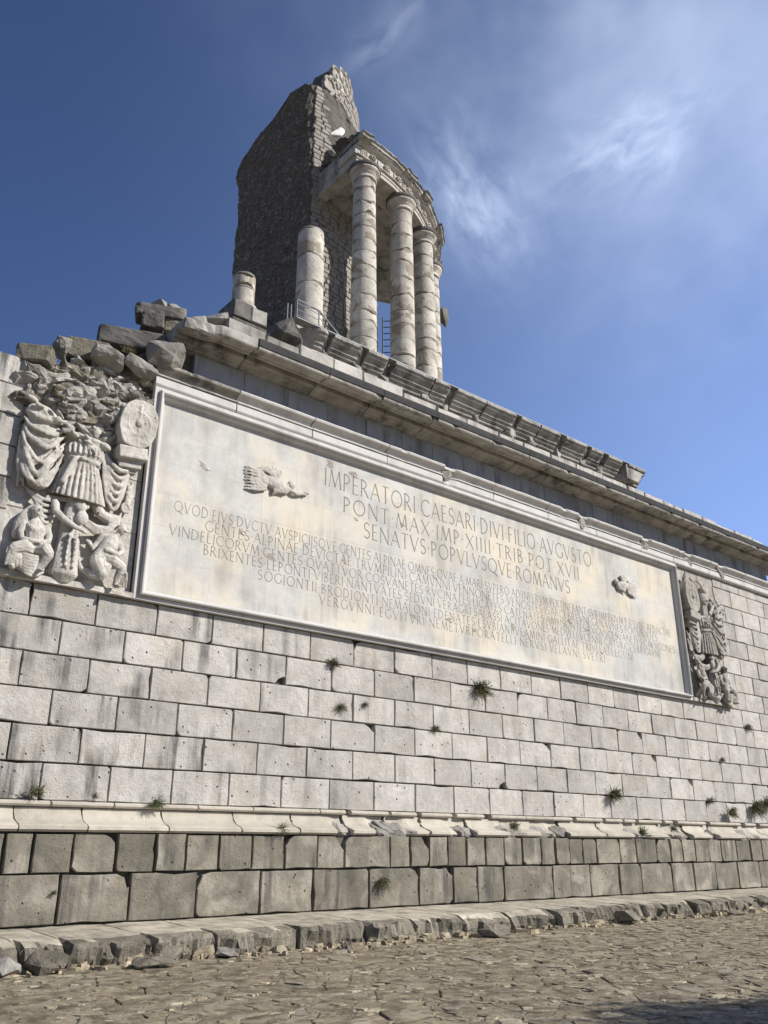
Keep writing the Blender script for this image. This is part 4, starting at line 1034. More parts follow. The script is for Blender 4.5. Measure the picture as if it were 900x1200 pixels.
# paved roof step by step up to the columns' floor
bm = bmesh.new(); boxm(bm, (19.3, 24.3, 15.26), (15.6, 12.0, .24)); boxm(bm, (19.2, 25.4, 15.6), (14.6, 13.0, .5)); boxm(bm, (18.6, 26.8, 16.1), (13.2, 15.6, .60)); bm_obj('roof_paving', bm, M_cornice, tier, TI)
bm = bmesh.new(); boxm(bm, (19.4, TY+.16, 15.232), (16.4, .30, .022)); bm_obj('lead_flashing', bm, plain('pale_lead', (.28, .285, .29), .6), tier, TI)
o = obj('cornice_crest', rock_mesh(.7, .5, .22, M_cornice, 55, 2, .04), tier, Vector((26.3, TY+.45, 15.35))+TI)

# ------------------------------------------------------------------ columns
CX, CY, RC = 15.1, 28.0, 8.25
FZ = 16.4; HS = 24.78
def drum_mesh(r0, r1, h, seed, mat, seg=28):
    R = random.Random(seed); vs = []; fs = []; prof = [(0, .985), (.012, .998), (.03, 1.), (h*.5, 1.), (h-.032, 1.), (h-.013, .998), (h, .985)]; jz = [R.uniform(-.012, .012) for _ in range(seg)]
    chips = {R.randrange(seg): R.uniform(.02, .08) for _ in range(5)}
    for k, (z, s) in enumerate(prof):
        for i in range(seg):
            a = 2*pi*i/seg; r = (r0+(r1-r0)*z/h)*s; dz = 0
            c = sum(v*max(0, 1-min(abs(i-q), seg-abs(i-q))/2.2) for q, v in chips.items())
            if k in (0, 1, 2): dz = c*1.3
            if k in (4, 5, 6): dz = -c
            r -= c*.5 if k in (0, 6) else 0; r += .010*fbm((cos(a), sin(a), z), 2.5, 3, seed)
            vs.append((r*cos(a), r*sin(a), z+dz+(.02*sin(a*2+seed) if k > 3 else 0)))
    for k in range(len(prof)-1):
        for i in range(seg): fs.append((k*seg+i, k*seg+(i+1) % seg, (k+1)*seg+(i+1) % seg, (k+1)*seg+i))
    fs.append(tuple(range(seg-1, -1, -1))); fs.append(tuple((len(prof)-1)*seg+i for i in range(seg)))
    me = mesh('drum', vs, fs, mat); me.polygons.foreach_set('use_smooth', [len(p.vertices) == 4 for p in me.polygons]); return me
def lathe(prof, seg, mat, seed=0, amp=.006, name='ring'):
    vs = []; fs = []
    for (r, z) in prof:
        for i in range(seg):
            a = 2*pi*i/seg; q = r+amp*fbm((cos(a)*2, sin(a)*2, z*3), 1.5, 3, seed)*2; vs.append((q*cos(a), q*sin(a), z))
    for k in range(len(prof)-1):
        for i in range(seg): fs.append((k*seg+i, k*seg+(i+1) % seg, (k+1)*seg+(i+1) % seg, (k+1)*seg+i))
    fs.append(tuple(range(seg-1, -1, -1))); fs.append(tuple((len(prof)-1)*seg+i for i in range(seg)))
    me = mesh(name, vs, fs, mat); me.polygons.foreach_set('use_smooth', [len(p.vertices) == 4 for p in me.polygons]); return me
def column(th, label, hs, drums, cap=True, base=True, z0=FZ, group=None, rr=.465):
    a = rad(th); x, y = CX+RC*cos(a), CY+RC*sin(a); R = random.Random(int(th)+5)
    c = thing('stone_column', label, 'column', (x, y, z0), 0, group); z = 0
    if base:
        obj('base', lathe([(rr*1.28, 0), (rr*1.30, .06), (rr*1.26, .13), (rr*1.14, .16), (rr*1.08, .20), (rr*1.02, .24)], 32, M_column, 1), c); z = .24
    top = hs-z0-(.62 if cap else 0); n = drums; hh = [R.uniform(.7, 1.3) for _ in range(n)]; s = (top-z)/sum(hh); zz = z
    taper = lambda q: rr-(.075*rr/.5)*(max(0, q/8.8))**1.3
    for i, h in enumerate(hh):
        h *= s
        o = obj('drum', drum_mesh(taper(zz), taper(zz+h), h-.016, int(th*10)+i, M_column), c, (R.uniform(-.008, .008), R.uniform(-.008, .008), zz), (0, 0, R.uniform(0, 6)))
        rj = taper(zz+h); obj('mortar_joint', lathe([(rj*.978, zz+h-.05), (rj*.978, zz+h+.04)], 24, M_coljoint, i), c)
        zz += h
    if cap:
        r = taper(top); q = top
        obj('capital', lathe([(r*.98, q), (r*1.10, q+.02), (r*1.10, q+.06), (r*1.01, q+.08), (r*1.01, q+.20), (r*1.10, q+.22), (r*1.10, q+.26), (r*1.20, q+.30), (r*1.34, q+.37), (r*1.40, q+.43)], 32, M_column, 3), c)
        obj('abacus', lathe([(r*1.36, q+.435), (r*1.46, q+.46), (r*1.47, q+.60), (r*1.40, q+.615)], 32, M_dark, 4, .02, 'abacus'), c)
    return c
column(273, 'tall column nearest the viewer, directly under the cut end of the entablature', HS, 13, group='complete columns under the entablature')
column(288, 'second complete column from the left under the curved entablature', HS, 12, group='complete columns under the entablature')
column(303, 'rightmost fully visible complete column under the curved entablature', HS, 12, group='complete columns under the entablature')
column(318, 'column almost hidden behind the rightmost visible column', HS, 12, group='complete columns under the entablature')
column(333, 'complete column farthest round the back of the entablature', HS, 12, group='complete columns under the entablature')
column(258, 'broken column stump of middle height in front of the ruined tower', 20.87, 4, cap=False)
c = column(243, 'short broken column stump on a squared pedestal at the left', 18.54, 2, cap=False, z0=17.26, rr=.36)
a = rad(243); pdx, pdy = CX+RC*cos(a), CY+RC*sin(a)
ped = thing('column_pedestal', 'squared pedestal of dark blocks below the short column stump', 'pedestal', (pdx, pdy, 13.74))
for i, (dx, w, z0_, h) in enumerate(((-.60, .64, 16.90, .62), (.05, .58, 16.95, .56), (-.62, 1.28, 16.1, .80), (-.60, 1.2, 15.15, .95))):
    obj('pedestal_block', block_mesh(w, h, 1.0, M_dark if i != 1 else M_cornice, 60+i, None, .025, .015), ped, (dx, -.55+.02*i, z0_-14))
# rough stone by the railing
tag(obj('boulder', rock_mesh(.95, .9, .85, M_dark, 91, 2, .09, 24), None, (11.15, 17.6, 14.85)), 'large dark rough stone at the broken left end of the upper cornice', 'stone')

# ------------------------------------------------------------------ the tower core
def slice_solid(name, zs, loop, mat, parent, origin, seed=0., amp=.10, freq=.8, kind=None):
    vs = []; fs = []; n = None
    for z in zs:
        L = loop(z); n = len(L)
        for (x, y) in L:
            p = Vector((x, y, z)); f = fbm(p, freq, 5, seed)*amp*2+fbm(p, 3.7, 3, seed+3)*.07; g = fbm(p, freq, 5, seed+7)*amp*2+fbm(p, 4.1, 3, seed+5)*.07
            vs.append((x+f-origin[0], y+g-origin[1], z-origin[2]+f*.3))
    for k in range(len(zs)-1):
        for i in range(n): fs.append((k*n+i, k*n+(i+1) % n, (k+1)*n+(i+1) % n, (k+1)*n+i))
    fs.append(tuple(range(n-1, -1, -1))); fs.append(tuple((len(zs)-1)*n+i for i in range(n)))
    return obj(name, mesh(name, vs, fs, mat), parent, kind=kind)
def interp(tab, z):
    if z <= tab[0][0]: return tab[0][1]
    for (a, va), (b, vb) in zip(tab, tab[1:]):
        if z <= b: return va+(vb-va)*(z-a)/(b-a)
    return tab[-1][1]
tow = thing('ruined_tower', 'ruined round tower core, dark broken concrete on its left and small masonry on its right', 'tower', (CX, CY, FZ))
O = (CX, CY, FZ)
yA = [(16, 27.2), (23, 27.3), (25.5, 27.65), (26.6, 27.45), (28.5, 27.8), (29.9, 27.85), (30.45, 27.5), (30.65, 26.6), (30.85, 25.4), (31.0, 24.3), (31.05, 23.9)]
yB = [(16, 22.02), (26, 22.1), (29.2, 22.15), (29.9, 22.15), (30.5, 22.3), (30.8, 22.7), (31.05, 23.4)]
def loop1(z):
    A, B = interp(yA, z), interp(yB, z); L = []
    for i in range(44): t = i/43; L.append((14.6, A+(B-A)*t))
    r = 5.96; t0 = atan2(B-CY, 14.6-CX); t1e = 330 if z < 27.4 else 330-(z-27.4)*16.5
    t1e = max(t1e, 272); a0 = degrees(t0) % 360
    rr = sqrt((B-CY)**2+.25)
    for i in range(1, 25): a = rad(a0+(t1e-a0)*i/24); q = r if rr > 5.7 else rr; L.append((CX+q*cos(a), CY+q*sin(a)))
    e = L[-1]
    # closing wall: back to the axis side
    for i in range(1, 10): t = i/10; L.append((e[0]+(14.9-e[0])*t, e[1]+(A+.1-e[1])*t+.0))
    return L
zs = [16.2+.165*i for i in range(int((31.05-16.2)/.165)+1)]
slice_solid('concrete_core', zs, loop1, M_concrete, tow, O, 3., .13, 1.0)
R = random.Random(50); V, F = [], []
for i in range(7000):
    z = R.uniform(16.4, 30.7); A, B = interp(yA, z), interp(yB, z); y = B+(A-B)*R.random()*.985
    p = Vector((14.6, y, z)); f = fbm(p, 1.0, 5, 3.)*.26+fbm(p, 3.7, 3, 6.)*.07; g = fbm(p, 1.0, 5, 10.)*.26+fbm(p, 4.1, 3, 8.)*.07
    s_ = min(.19, .035+.04*abs(R.gauss(0, 1))); h_ = s_*R.uniform(.45, .8); o_ = len(V); n = 6; a0 = R.random()
    for k in range(n):
        a = 2*pi*(k+a0)/n; q_ = R.uniform(.75, 1.1); V.append((14.6+f+.03-O[0], y+g+cos(a)*s_*q_-O[1], z+f*.3+sin(a)*h_*q_-O[2]))
    for k in range(n): v_ = V[o_+k]; V.append((v_[0]-.045-s_*.22, (v_[1]*.72+(y+g-O[1])*.28), v_[2]*.72+(z+f*.3-O[2])*.28))
    F.append(tuple(o_+n+k for k in range(n))); F += [(o_+k, o_+(k+1) % n, o_+n+(k+1) % n, o_+n+k) for k in range(n)]
obj('rubble_facing', mesh('rubble_facing', V, F, stone('dark_rubble_stone', (.22, .205, .178), (.11, .10, .088), 1., 3.2, bump=.8, vary=0., coords='world', warm=(.30, .28, .245), warm_amt=.6, wlo=.55, whi=.6)), tow, kind='stuff')
# small masonry facing on the round outside, laid stone by stone
def facing(name, r, t0, t1, z0, z1, sw, sh, seed, keep, mat, depth=.12, stuff=True, limit=300):
    R = random.Random(seed); z = z0; allst = []
    while z < z1:
        h = sh*R.uniform(.8, 1.2); t = t0+R.uniform(0, 1); 
        while t < t1:
            w = sw*R.uniform(.65, 1.35); dt = degrees(w/r)
            if keep(t+dt/2, z): allst.append((t, dt, z, h))
            t += dt
        z += h
    def geo(t, dt, z, h):
        jt = lambda: R.uniform(-.10, .10)*dt; jz = lambda: R.uniform(-.10, .10)*h; pr = R.uniform(-.02, .015)
        g = .045; P = [(t+dt*g+jt()*.5, z+h*g+jz()*.5), (t+dt*.5, z+h*.06+jz()*.4), (t+dt*(1-g)+jt()*.5, z+h*g+jz()*.5), (t+dt*(1-g)+jt()*.5, z+h*(1-g)+jz()*.5), (t+dt*.5, z+h*.95+jz()*.4), (t+dt*g+jt()*.5, z+h*(1-g)+jz()*.5)]
        cxm, czm = t+dt/2, z+h/2; vs = []
        for (a, zz) in P: q = .88; vs.append(((cxm+(a-cxm)*q), czm+(zz-czm)*q, r+.05+pr))
        for (a, zz) in P: vs.append((a, zz, r+.02))
        for (a, zz) in P: vs.append((a, zz, r-depth))
        out = [((r_)*cos(rad(a))+CX-O[0], r_*sin(rad(a))+CY-O[1], zz-O[2]) for a, zz, r_ in vs]
        f = [tuple(range(6))]+[(i, (i+1) % 6, 6+(i+1) % 6, 6+i) for i in range(6)]+[(6+i, 6+(i+1) % 6, 12+(i+1) % 6, 12+i) for i in range(6)]
        return out, f
    V, F = [], []
    for s in allst:
        v, f = geo(*s); o_ = len(V); V += v; F += [tuple(q_+o_ for q_ in g_) for g_ in f]
    obj(name, mesh(name, V, F, mat), tow, kind='stuff')
def keep1(t, z):
    edge = 268 + .8*mn.noise(Vector((z*.9, 2, 5)))-.9
    top = 30.3 if t < 269.5 else 30.3-(t-269.5)*.42+.5*mn.noise(Vector((t*.4, z*.2, 0)))
    return t > edge and z < max(top, 27.0)
facing('masonry_facing', 5.98, 266, 330, 16.3, 31.0, .40, .22, 5, keep1, M_mason)
# the set-back drum that carried the conical roof
def top2(t):   # top height against angle
    return interp([(279, 31.6), (282, 32.8), (285, 33.4), (290, 34.0), (300, 34.6), (312, 35.0), (322, 34.9), (330, 33.8), (345, 31)], t)
def solid2():
    R = random.Random(6); vs = []; fs = []; na, nz_ = 34, 26; r = 5.15; T0, T1 = 279.3, 345
    for j in range(nz_+1):
        for side in (0, 1):
            for i in range(na+1):
                t = T0+(T1-T0)*i/na; z1_ = top2(t); z = 26.5+(z1_-26.5)*j/nz_
                if side: t2 = T1-(T1-T0)*i/na; z = 26.5+(top2(t2)-26.5)*j/nz_; t = t2
                rr = (r if side == 0 else 3.4+.7*j/nz_)-.45*max(0, (z-31)/4); p = Vector((CX+rr*cos(rad(t)), CY+rr*sin(rad(t)), z)); f = fbm(p, 1.1, 4, 9)*.14
                vs.append((p.x+f-O[0], p.y+f-O[1], p.z+fbm(p, 1.5, 3, 4)*.12-O[2]))
    n = 2*(na+1)
    for j in range(nz_):
        for i in range(n): fs.append((j*n+i, j*n+(i+1) % n, (j+1)*n+(i+1) % n, (j+1)*n+i))
    for i in range(na): a = nz_*n+i; b = nz_*n+(n-1-i); fs.append((a, a+1, b-1, b))
    obj('roof_core', mesh('roof_core', vs, fs, M_concrete), tow)
solid2()
def keep2(t, z):
    return z < top2(t)-.35 and t > 277.5+.8*mn.noise(Vector((z, 1, 2)))
facing('drum_facing', 5.13, 277, 344, 26.8, 34.6, .34, .21, 15, lambda t, z: keep2(t, z) and z < top2(t)-1.9, M_mason)
# the carved roof scales along the top
def scale_me(w, h, d):
    bm = bmesh.new(); n = 12; ou = [(-w/2, -h*.3)]+[(-w/2*cos(pi*i/n), h*.35+h*.6*sin(pi*i/n)) for i in range(n+1)]+[(w/2, -h*.3)]
    f = [bm.verts.new((x, -d*.35, z)) for x, z in ou]; b = [bm.verts.new((x, .12, z)) for x, z in ou]; k = len(ou)
    bm.faces.new(f)
    for i in range(k): bm.faces.new((f[i], f[(i+1) % k], b[(i+1) % k], b[i]))
    tube(bm, [(x*.97, -d*.45, z) for x, z in ou[1:-1]], [d*.42]*(n+1), 6)
    bmesh.ops.recalc_face_normals(bm, faces=bm.faces); me = bpy.data.meshes.new('roof_scale'); bm.to_mesh(me); bm.free(); me.materials.append(M_relief2); return me
SC = scale_me(.62, .62, .16)
for k in range(10):
    for rw in range(4):
        t = 281.5+k*7.2+(3.6 if rw % 2 else 0); z = top2(t)-.62-rw*.52
        if t > 342: continue
        rr = 5.13-.45*max(0, (z+.3-31)/4)+.02*(3-rw); a = rad(t)
        obj('roof_scale', SC, tow, (rr*cos(a), rr*sin(a), z-O[2]), (rad(-7), 0, a+pi/2))
# bright jamb of masonry at the right edge of the core
for i in range(22):
    R = random.Random(i); a = rad(333); 

# ------------------------------------------------------------------ curved entablature
ent = thing('curved_entablature', 'curved marble entablature with carved frieze and crumbling cornice over the columns', 'entablature', (CX, CY, HS)); ent.scale = (.985, .985, .78)
def arc_block(r0, r1, z0, z1, t0, t1, mat, name, seed, n=6, jag=.0, prof=None, amp=.012, bev=.01):
    """a curved stone between two angles; prof (r, z) closed outline in the radial plane"""
    R = random.Random(seed); pr = prof or [(r0, z0), (r1, z0), (r1, z1), (r0, z1)]; m_ = len(pr); vs = []; fs = []
    gp = degrees(.006/max(q_[0] for q_ in pr))
    for i in range(n+1):
        for (r, z) in pr:
            t = t0+gp+(t1-t0-2*gp)*i/n
            if i in (0, n): t += R.uniform(-1, 1)*jag
            p = (CX+r*cos(rad(t)), CY+r*sin(rad(t)), z); f = fbm(p, 3., 3, seed)*amp*2
            vs.append((p[0]-CX+f*cos(rad(t)), p[1]-CY+f*sin(rad(t)), z-HS+f))
    for i in range(n):
        for k in range(m_): a, b = i*m_+k, i*m_+(k+1) % m_; fs.append((a, b, b+m_, a+m_))
    fs.append(tuple(range(m_))); fs.append(tuple(n*m_+k for k in range(m_-1, -1, -1)))
    return obj(name, mesh(name, vs, fs, mat), ent)
TE0, TE1 = 269.2, 340.
RI, RO = 7.55, 8.62
for i in range(9):
    a = TE0+(TE1-TE0)*i/9; b = TE0+(TE1-TE0)*(i+1)/9; jg = .25
    arc_block(RI, RO, HS+.0, HS+.42, a, b, M_ent, 'architrave_block', 10+i, prof=[(RI, HS+.0), (RO-.06, HS), (RO-.06, HS+.20), (RO-.03, HS+.205), (RO-.03, HS+.36), (RO+.05, HS+.38), (RO+.05, HS+.42), (RI, HS+.42)])
    arc_block(RI, RO, 0, 0, a-.6, b-.6, M_ent, 'frieze_block', 30+i, prof=[(RI, HS+.425), (RO-.02, HS+.425), (RO-.02, HS+.93), (RI, HS+.93)])
    arc_block(0, 0, 0, 0, a, b, M_ent, 'bed_moulding', 50+i, prof=[(RI+.1, HS+.935), (RO+.03, HS+.935), (RO+.06, HS+.98), (RO+.14, HS+1.02), (RO+.16, HS+1.06), (RI+.1, HS+1.06)])
    # ceiling slabs between the ring and the tower
    arc_block(0, 0, 0, 0, a, b, M_cornice, 'ceiling_slab', 70+i, prof=[(5.8, HS+.05), (RI+.02, HS+.05), (RI+.02, HS+.5), (5.8, HS+.5)])
R = random.Random(3)
t = TE0-.4; i = 0
while t < TE1:
    w = R.uniform(3., 5.2); q = R.choice((0, .04, .10, .2)); b = min(t+w, TE1)
    arc_block(0, 0, 0, 0, t, b, M_cornice, 'cornice_block', 90+i, n=8, jag=.25, amp=.035, prof=[(RI, HS+1.065), (RO+.18, HS+1.065), (RO+.40-q, HS+1.12), (RO+.44-q, HS+1.14), (RO+.45-q, HS+1.24), (RO+.52-q, HS+1.30), (RO+.50-q, HS+1.36), (RO+.2, HS+1.42), (RI, HS+1.42)])
    me = rock_mesh(R.uniform(.3, .55), .40, R.uniform(.10, .20), M_dark, 400+i, 2, .05); a = rad((t+b)/2)
    obj('crumbling_stone', me, ent, ((RO+.2-q)*cos(a), (RO+.2-q)*sin(a), 1.42), (R.uniform(-.2, .2), R.uniform(-.2, .2), a+pi/2))
    if i % 2: obj('crumbling_stone', rock_mesh(.5, .5, .3, M_dark, 450+i, 2, .06), ent, ((RO-.2)*cos(a+.03), (RO-.2)*sin(a+.03), 1.5), (0, 0, a))
    t = b; i += 1
# carved frieze: alternate fluted panels and bosses
TG = []
k = 0; t = TE0+1.2; R = random.Random(88)
while t < TE1-1:
    if k % 2 == 0:
        for f in range(4):
            if R.random() < .25: continue
            a = t+f*.62; arc_block(0, 0, 0, 0, a, a+.36, M_ent, 'flute', k, n=1, amp=0, prof=[(RO-.05, HS+.46), (RO+.02, HS+.46), (RO+.02, HS+R.uniform(.7, .90)), (RO-.05, HS+.90)])
        t += 2.7
    else:
        a = rad(t+1.1); bm = bmesh.new(); ell(bm, (0, -.02, 0), (.17, .06, .17)); ell(bm, (0, -.07, 0), (.07, .05, .07), sub=1)
        for q in range(6): ell(bm, (.11*cos(q*pi/3), -.06, .11*sin(q*pi/3)), (.045, .03, .045), sub=1)
        bm_obj('rosette', bm, M_ent, ent, (RO*cos(a), RO*sin(a), .68), smooth=True).rotation_euler = (0, 0, a+pi/2); t += 2.3
    k += 1
# cut end facing left: courses of uncovered blocks running back to the tower
for zz, hh, mt in ((HS+.0, .42, M_ent), (HS+.425, .48, M_cornice), (HS+.91, .5, M_cornice)):
    for (ra, rb) in ((5.7, 6.6), (6.6, RI)):
        arc_block(0, 0, 0, 0, TE0, TE0+3.8, mt, 'end_block', int(zz*10+ra), n=2, jag=.1, prof=[(ra+.01, zz+.003), (rb-.005, zz+.003), (rb-.005, zz+hh), (ra+.01, zz+hh)])
for (r, tt, z, s, m_) in ((8.3, 271, 1.62, .8, M_dark), (7.7, 272, 1.75, .8, M_dark), (7.1, 271.5, 1.75, .75, M_cornice), (6.6, 271.5, 1.95, .75, M_dark), (6.2, 273, 2.1, .7, M_dark), (7.3, 275, 1.9, .9, M_cornice), (8.0, 276, 1.65, .8, M_cornice), (6.5, 276, 2.35, .9, M_dark), (6.0, 278, 2.6, .9, M_dark), (7.0, 280, 2.0, .9, M_dark)):
    a = rad(tt); obj('crumbling_stone', rock_mesh(s, s*.9, s*.6, m_, int(r*100+tt), 2, .08), ent, (r*cos(a), r*sin(a), z), (.1, .2, a))
R = random.Random(12)
for i in range(46):
    r = 8.5-2.9*R.random()**.8; tt = R.uniform(269.8, 276)+max(0, 7.6-r)*2.2; zz = 1.42+(8.6-r)*.72*R.uniform(.55, 1.05); s_ = R.uniform(.35, .8); a = rad(tt)
    obj('crumbling_stone', rock_mesh(s_*1.2, s_*.8, s_*.6, M_dark if R.random() < .7 else M_cornice, 2000+i, 2, .07), ent, (r*cos(a), r*sin(a), zz), (R.uniform(-.3, .3), R.uniform(-.3, .3), a+R.uniform(-.5, .5)))
d_ = rt2*((396-450)/1012.9)-up2*((156-600)/1012.9)+fw; d_ *= 20.3/d_.y
obj('sunlit_stone', rock_mesh(.30, .3, 1.05, plain('sunlit_stone_white', (.72, .70, .66), .8), 5, 2, .10), ent, ((d_.x-CX)/.985, (d_.y-CY)/.985, (d_.z+1.45-HS)/.78), (0, rad(32), 0))  # sunlight on a stone in the gap, put into its white colour
# dark console stone sticking out past the last column
a = rad(325)

# ------------------------------------------------------------------ metal: railing and ladder
rl = thing('metal_railing', 'thin grey metal stair railing beside the column stump on the upper storey', 'railing', (11.2, 18.0, 15.2))
def rail(pts, r=.022, name='rail'):
    bm = bmesh.new(); tube(bm, [Vector(p)-Vector((11.2, 18.0, 15.2)) for p in pts], r, 6, caps=False); bm_obj(name, bm, M_steel, rl)
A_ = [(11.35, 17.9), (11.95, 17.9), (12.1, 17.9), (12.9, 17.9)]
for x in (11.30, 11.42, 11.62, 12.40): rail([(x, 17.9, 15.0), (x, 17.9, 16.35 if x > 11.5 else 16.1)], .022, 'post')
for k in range(5): rail([(11.62, 17.9, 15.45+.2*k), (12.40, 17.9, 15.40+.2*k)], .012)
rail([(11.62, 17.9, 16.38), (12.40, 17.9, 16.34), (13.8, 17.9, 15.30)], .022, 'handrail')
for k in range(3): rail([(12.40, 17.9, 16.1-.25*k), (13.6-.2*k, 17.9, 15.22)], .012)
lad = thing('scaffold_ladder', 'dark metal ladder standing between the first and second complete columns', 'ladder', (19.55, 23.3, 16))
for dx in (-.17, .17):
    bm = bmesh.new(); tube(bm, [(dx, 0, .2), (dx, 0, 6.0)], .03, 6, caps=False); bm_obj('stile', bm, M_iron, lad)
for k in range(19):
    bm = bmesh.new(); tube(bm, [(-.17, 0, .4+k*.3), (.17, 0, .4+k*.3)], .02, 6, caps=False); bm_obj('rung', bm, M_iron, lad)
lad.rotation_euler = (0, 0, rad(-42))
# a console stone that sticks out from behind the rightmost column
tag(obj('console_stone', rock_mesh(.6, .6, .95, M_dark, 8, 2, .06), None, (22.6, 23.2, 23.3)), 'dark console stone jutting out to the right of the rightmost column', 'stone')

# ------------------------------------------------------------------ loose rocks at the foot of the steps
for i, (x, y, w, d, h, lb) in enumerate(((3.40, 12.02, .62, .45, .42, 'pale broken rock at the lower left corner against the step'),
        (4.02, 12.08, .42, .35, .24, 'small square dark rock right of the pale broken rock'), (4.50, 12.12, .55, .4, .28, 'rounded rock in the gap of the left step'),
        (5.83, 11.72, .66, .30, .17, 'flat dark stone lying on the paving before the left step'), (6.25, 12.15, .35, .3, .22, 'small stone wedged under the step beside the flat one'),
        (12.25, 11.80, .55, .35, .20, 'split stone lying before the middle of the step'), (12.65, 11.95, .4, .3, .2, 'low stone just right of the split stone'),
        (9.2, 11.95, .26, .2, .12, 'fist-sized stone near the foot of the step'), (16.6, 12.0, .6, .5, .30, 'dark wedge-shaped rock leaning on the right part of the step'),
        (20.6, 11.9, .5, .3, .10, 'thin dark stone by the step far to the right'), (7.1, 12.1, .4, .3, .16, 'pale pebble-like stone left of the middle of the step'))):
    tag(obj('loose_rock', rock_mesh(w, d, h, M_rock if 'pale' in lb else M_step, 800+i, 2, .04), None, (x, y, h*.42), (0, 0, i)), lb, 'rock', 'loose rocks along the step')

# ------------------------------------------------------------------ plants growing in the joints
def plant(x, z, y, s, label, dry=.2, hang=.3, n=60, seed=0):
    R = random.Random(seed); t = thing('wall_plant', label, 'plant', (x, y, z), 0, 'plants growing out of the masonry')
    for nm, cnt, mt in (('leaves', int(n*(1-dry)), M_leaf), ('dry_leaves', max(4, int(n*dry)), M_dry)):
        V, F = [], []
        for i in range(cnt):
            a = R.uniform(0, 2*pi); e = R.uniform(-.6, 1.25)-hang*.6; L = s*R.uniform(.4, 1.); d = Vector((cos(a)*cos(e), -abs(sin(a))*cos(e)*.9-.1, sin(e))).normalized()
            sd_ = d.cross(Vector((R.uniform(-1, 1), R.uniform(-1, 1), R.uniform(-1, 1)))).normalized()*s*.022
            p0 = Vector((R.gauss(0, s*.20), R.uniform(-.04, .02), R.gauss(0, s*.10))); p1 = p0+d*L*.5; p2 = p0+d*L+Vector((0, 0, -hang*L*.6))
            o_ = len(V); V += [p0-sd_*.5, p0+sd_*.5, p1+sd_, p1-sd_, p2]; F += [(o_, o_+1, o_+2, o_+3), (o_+3, o_+2, o_+4)]
            for q_ in range(3):     # small side leaves
                c_ = p0.lerp(p2, R.uniform(.3, .95)); w_ = Vector((R.uniform(-1, 1), R.uniform(-1, .2), R.uniform(-.8, 1))).normalized()*s*.12; v_ = w_.cross(d).normalized()*s*.022
                o_ = len(V); V += [c_, c_+w_*.5+v_, c_+w_, c_+w_*.5-v_]; F += [(o_, o_+1, o_+2, o_+3)]
        obj(nm, mesh(nm, V, F, mt), t, kind='stuff')
    bm = bmesh.new()
    for i in range(5): a = R.uniform(0, pi); tube(bm, [(0, .03, 0), (cos(a)*s*.3, -.1*s-.1*s*sin(a), s*.2*R.uniform(-1, 1))], [.008, .004], 5, caps=False)
    bm_obj('stem', bm, M_bark, t)
def wx(px, py, y):
    d = (rt2*((px-450)/1012.9)-up2*((py-600)/1012.9)+fw); d = d*(y/d.y); return d.x, d.z+1.45
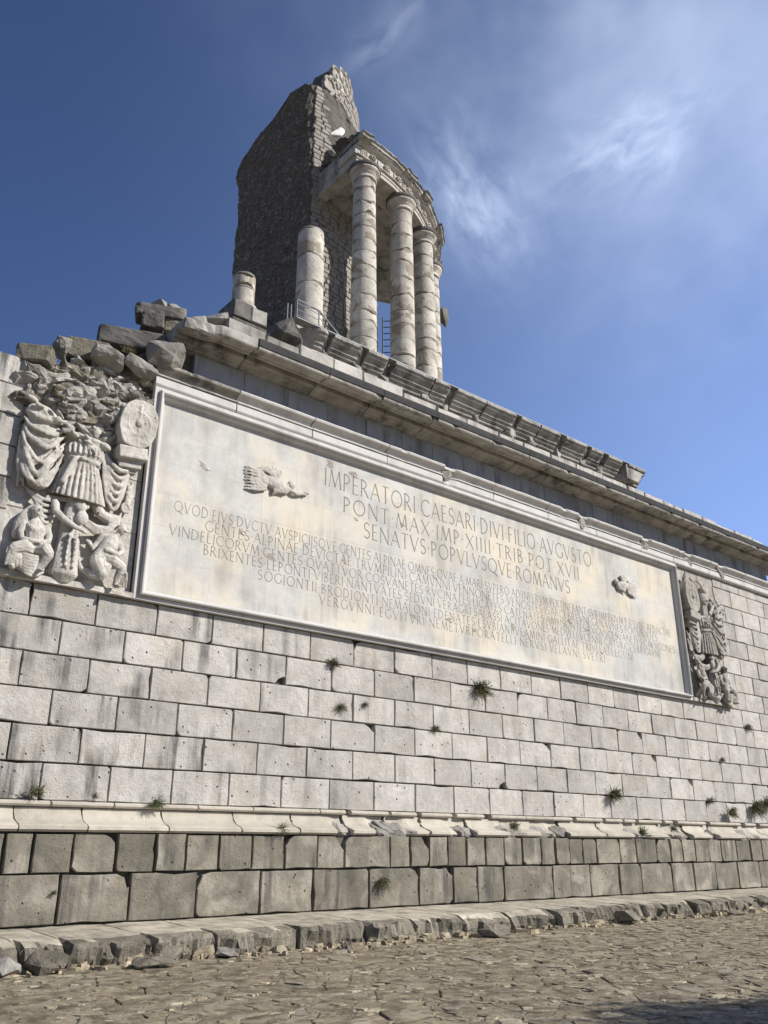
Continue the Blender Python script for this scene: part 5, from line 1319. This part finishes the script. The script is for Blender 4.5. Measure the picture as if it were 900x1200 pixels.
for i, (px, py, s, hang, dry, lb, y) in enumerate((
    (390, 777, .30, .1, .35, 'small brownish tuft in the joint below the tablet, leftmost of the upper ones', YW), (399, 829, .24, .2, .3, 'thin spiky tuft in the third course below the tablet', YW),
    (427, 826, .15, .1, .1, 'tiny round green tuft just right of the thin spiky one', YW), (562, 806, .46, .25, .3, 'largest bushy tuft, just below the middle of the tablet', YW),
    (509, 853, .22, .3, .1, 'small green tuft lower right of the tiny round one', YW), (42, 928, .30, .0, .4, 'brownish tuft above the moulding near the left edge', YW-.08),
    (182, 940, .26, .5, .0, 'leafy green plant hanging over the roll moulding at left', YW-.15), (110, 933, .14, .0, .6, 'low dry fringe on the moulding between the two left plants', YW-.1),
    (328, 972, .26, .1, .1, 'green sprig on the sloping moulding where it first breaks', YW-.35), (718, 930, .42, .2, .2, 'tall sprig growing from the lowest joint at right centre', YW-.05),
    (750, 975, .32, .0, .0, 'dense green clump on the broken moulding at right', YW-.36), (787, 971, .26, .0, .0, 'small green clump on the moulding further right', YW-.33),
    (831, 938, .26, .1, .3, 'thin tuft high in the joint near the right edge', YW), (855, 952, .40, .2, .4, 'straggly plant standing on the moulding near the right edge', YW-.1),
    (884, 945, .55, .3, .3, 'tall straggly plant second from the right edge', YW-.06), (897, 940, .50, .3, .3, 'plant cut by the right edge of the picture', YW-.06),
    (448, 1030, .30, .9, .2, 'drooping dark sprig on the lower plinth at centre', 14.1), (875, 851, .30, .5, .2, 'small tuft in the wall under the right relief', YW),
    (845, 890, .2, .2, .5, 'little dry tuft in the wall far right, below the relief', YW), (600, 968, .30, .0, .0, 'low green growth on the broken moulding at centre', YW-.36),
    (590, 505, .14, .1, .2, 'tiny yellow-green tuft on the string course', YW-.22), (150, 412, .24, .0, .5, 'dry weeds among the blocks on the ruined left top', YW-.05), (62, 1046, .10, .1, .0, 'tiny green weed at a joint of the lowest plinth course', 14.1))):
    x, z = wx(px, py, y); s *= .78; plant(x, z-s*.1, y-.01, s, lb, dry, hang, 110 if s < .3 else 220, i)

# ------------------------------------------------------------------ pine standing to the right of the viewer, its shadow falls into the corner
def pine(x, y, h, lab):
    t = thing('pine_tree', lab, 'tree', (x, y, 0)); R = random.Random(2)
    bm = bmesh.new(); tube(bm, [(0, 0, -.1), (.1, .05, h*.3), (.0, .1, h*.6), (.1, 0, h*.95)], [.28, .22, .16, .05], 10); bm_obj('trunk', bm, M_bark, t)
    V, F = [], []; bml = bmesh.new()
    for k in range(26):
        a = k*2.4; zz = h*(.62+.36*k/26); L = (2.3-1.4*k/26)*R.uniform(.7, 1.1); e = Vector((cos(a)*L, sin(a)*L, zz+.35)); tube(bml, [(0, .05, zz-.3), e*.5+Vector((0, 0, zz*.5-.1)), e], [.06, .04, .015], 6)
        for q_ in range(420):
            c_ = e.lerp(Vector((0, 0, zz)), abs(R.gauss(0, .35)))+Vector((R.gauss(0, .34), R.gauss(0, .34), R.gauss(0, .2))); w_ = Vector((R.uniform(-1, 1), R.uniform(-1, 1), R.uniform(-.2, 1))).normalized()*.2; v_ = w_.cross(Vector((R.uniform(-1, 1), .3, .2))).normalized()*.035
            o_ = len(V); V += [c_-v_, c_+v_, c_+w_]; F.append((o_, o_+1, o_+2))
    bm_obj('limb', bml, M_bark, t); obj('crown', mesh('crown', V, F, M_pine), t, kind='stuff')
gx, gy = 9.0, 3.45; k = 5.4; pine(gx+S.x/S.z*k, gy+S.y/S.z*k, 6.6, 'pine tree to the right of the viewer whose shadow touches the lower right corner')
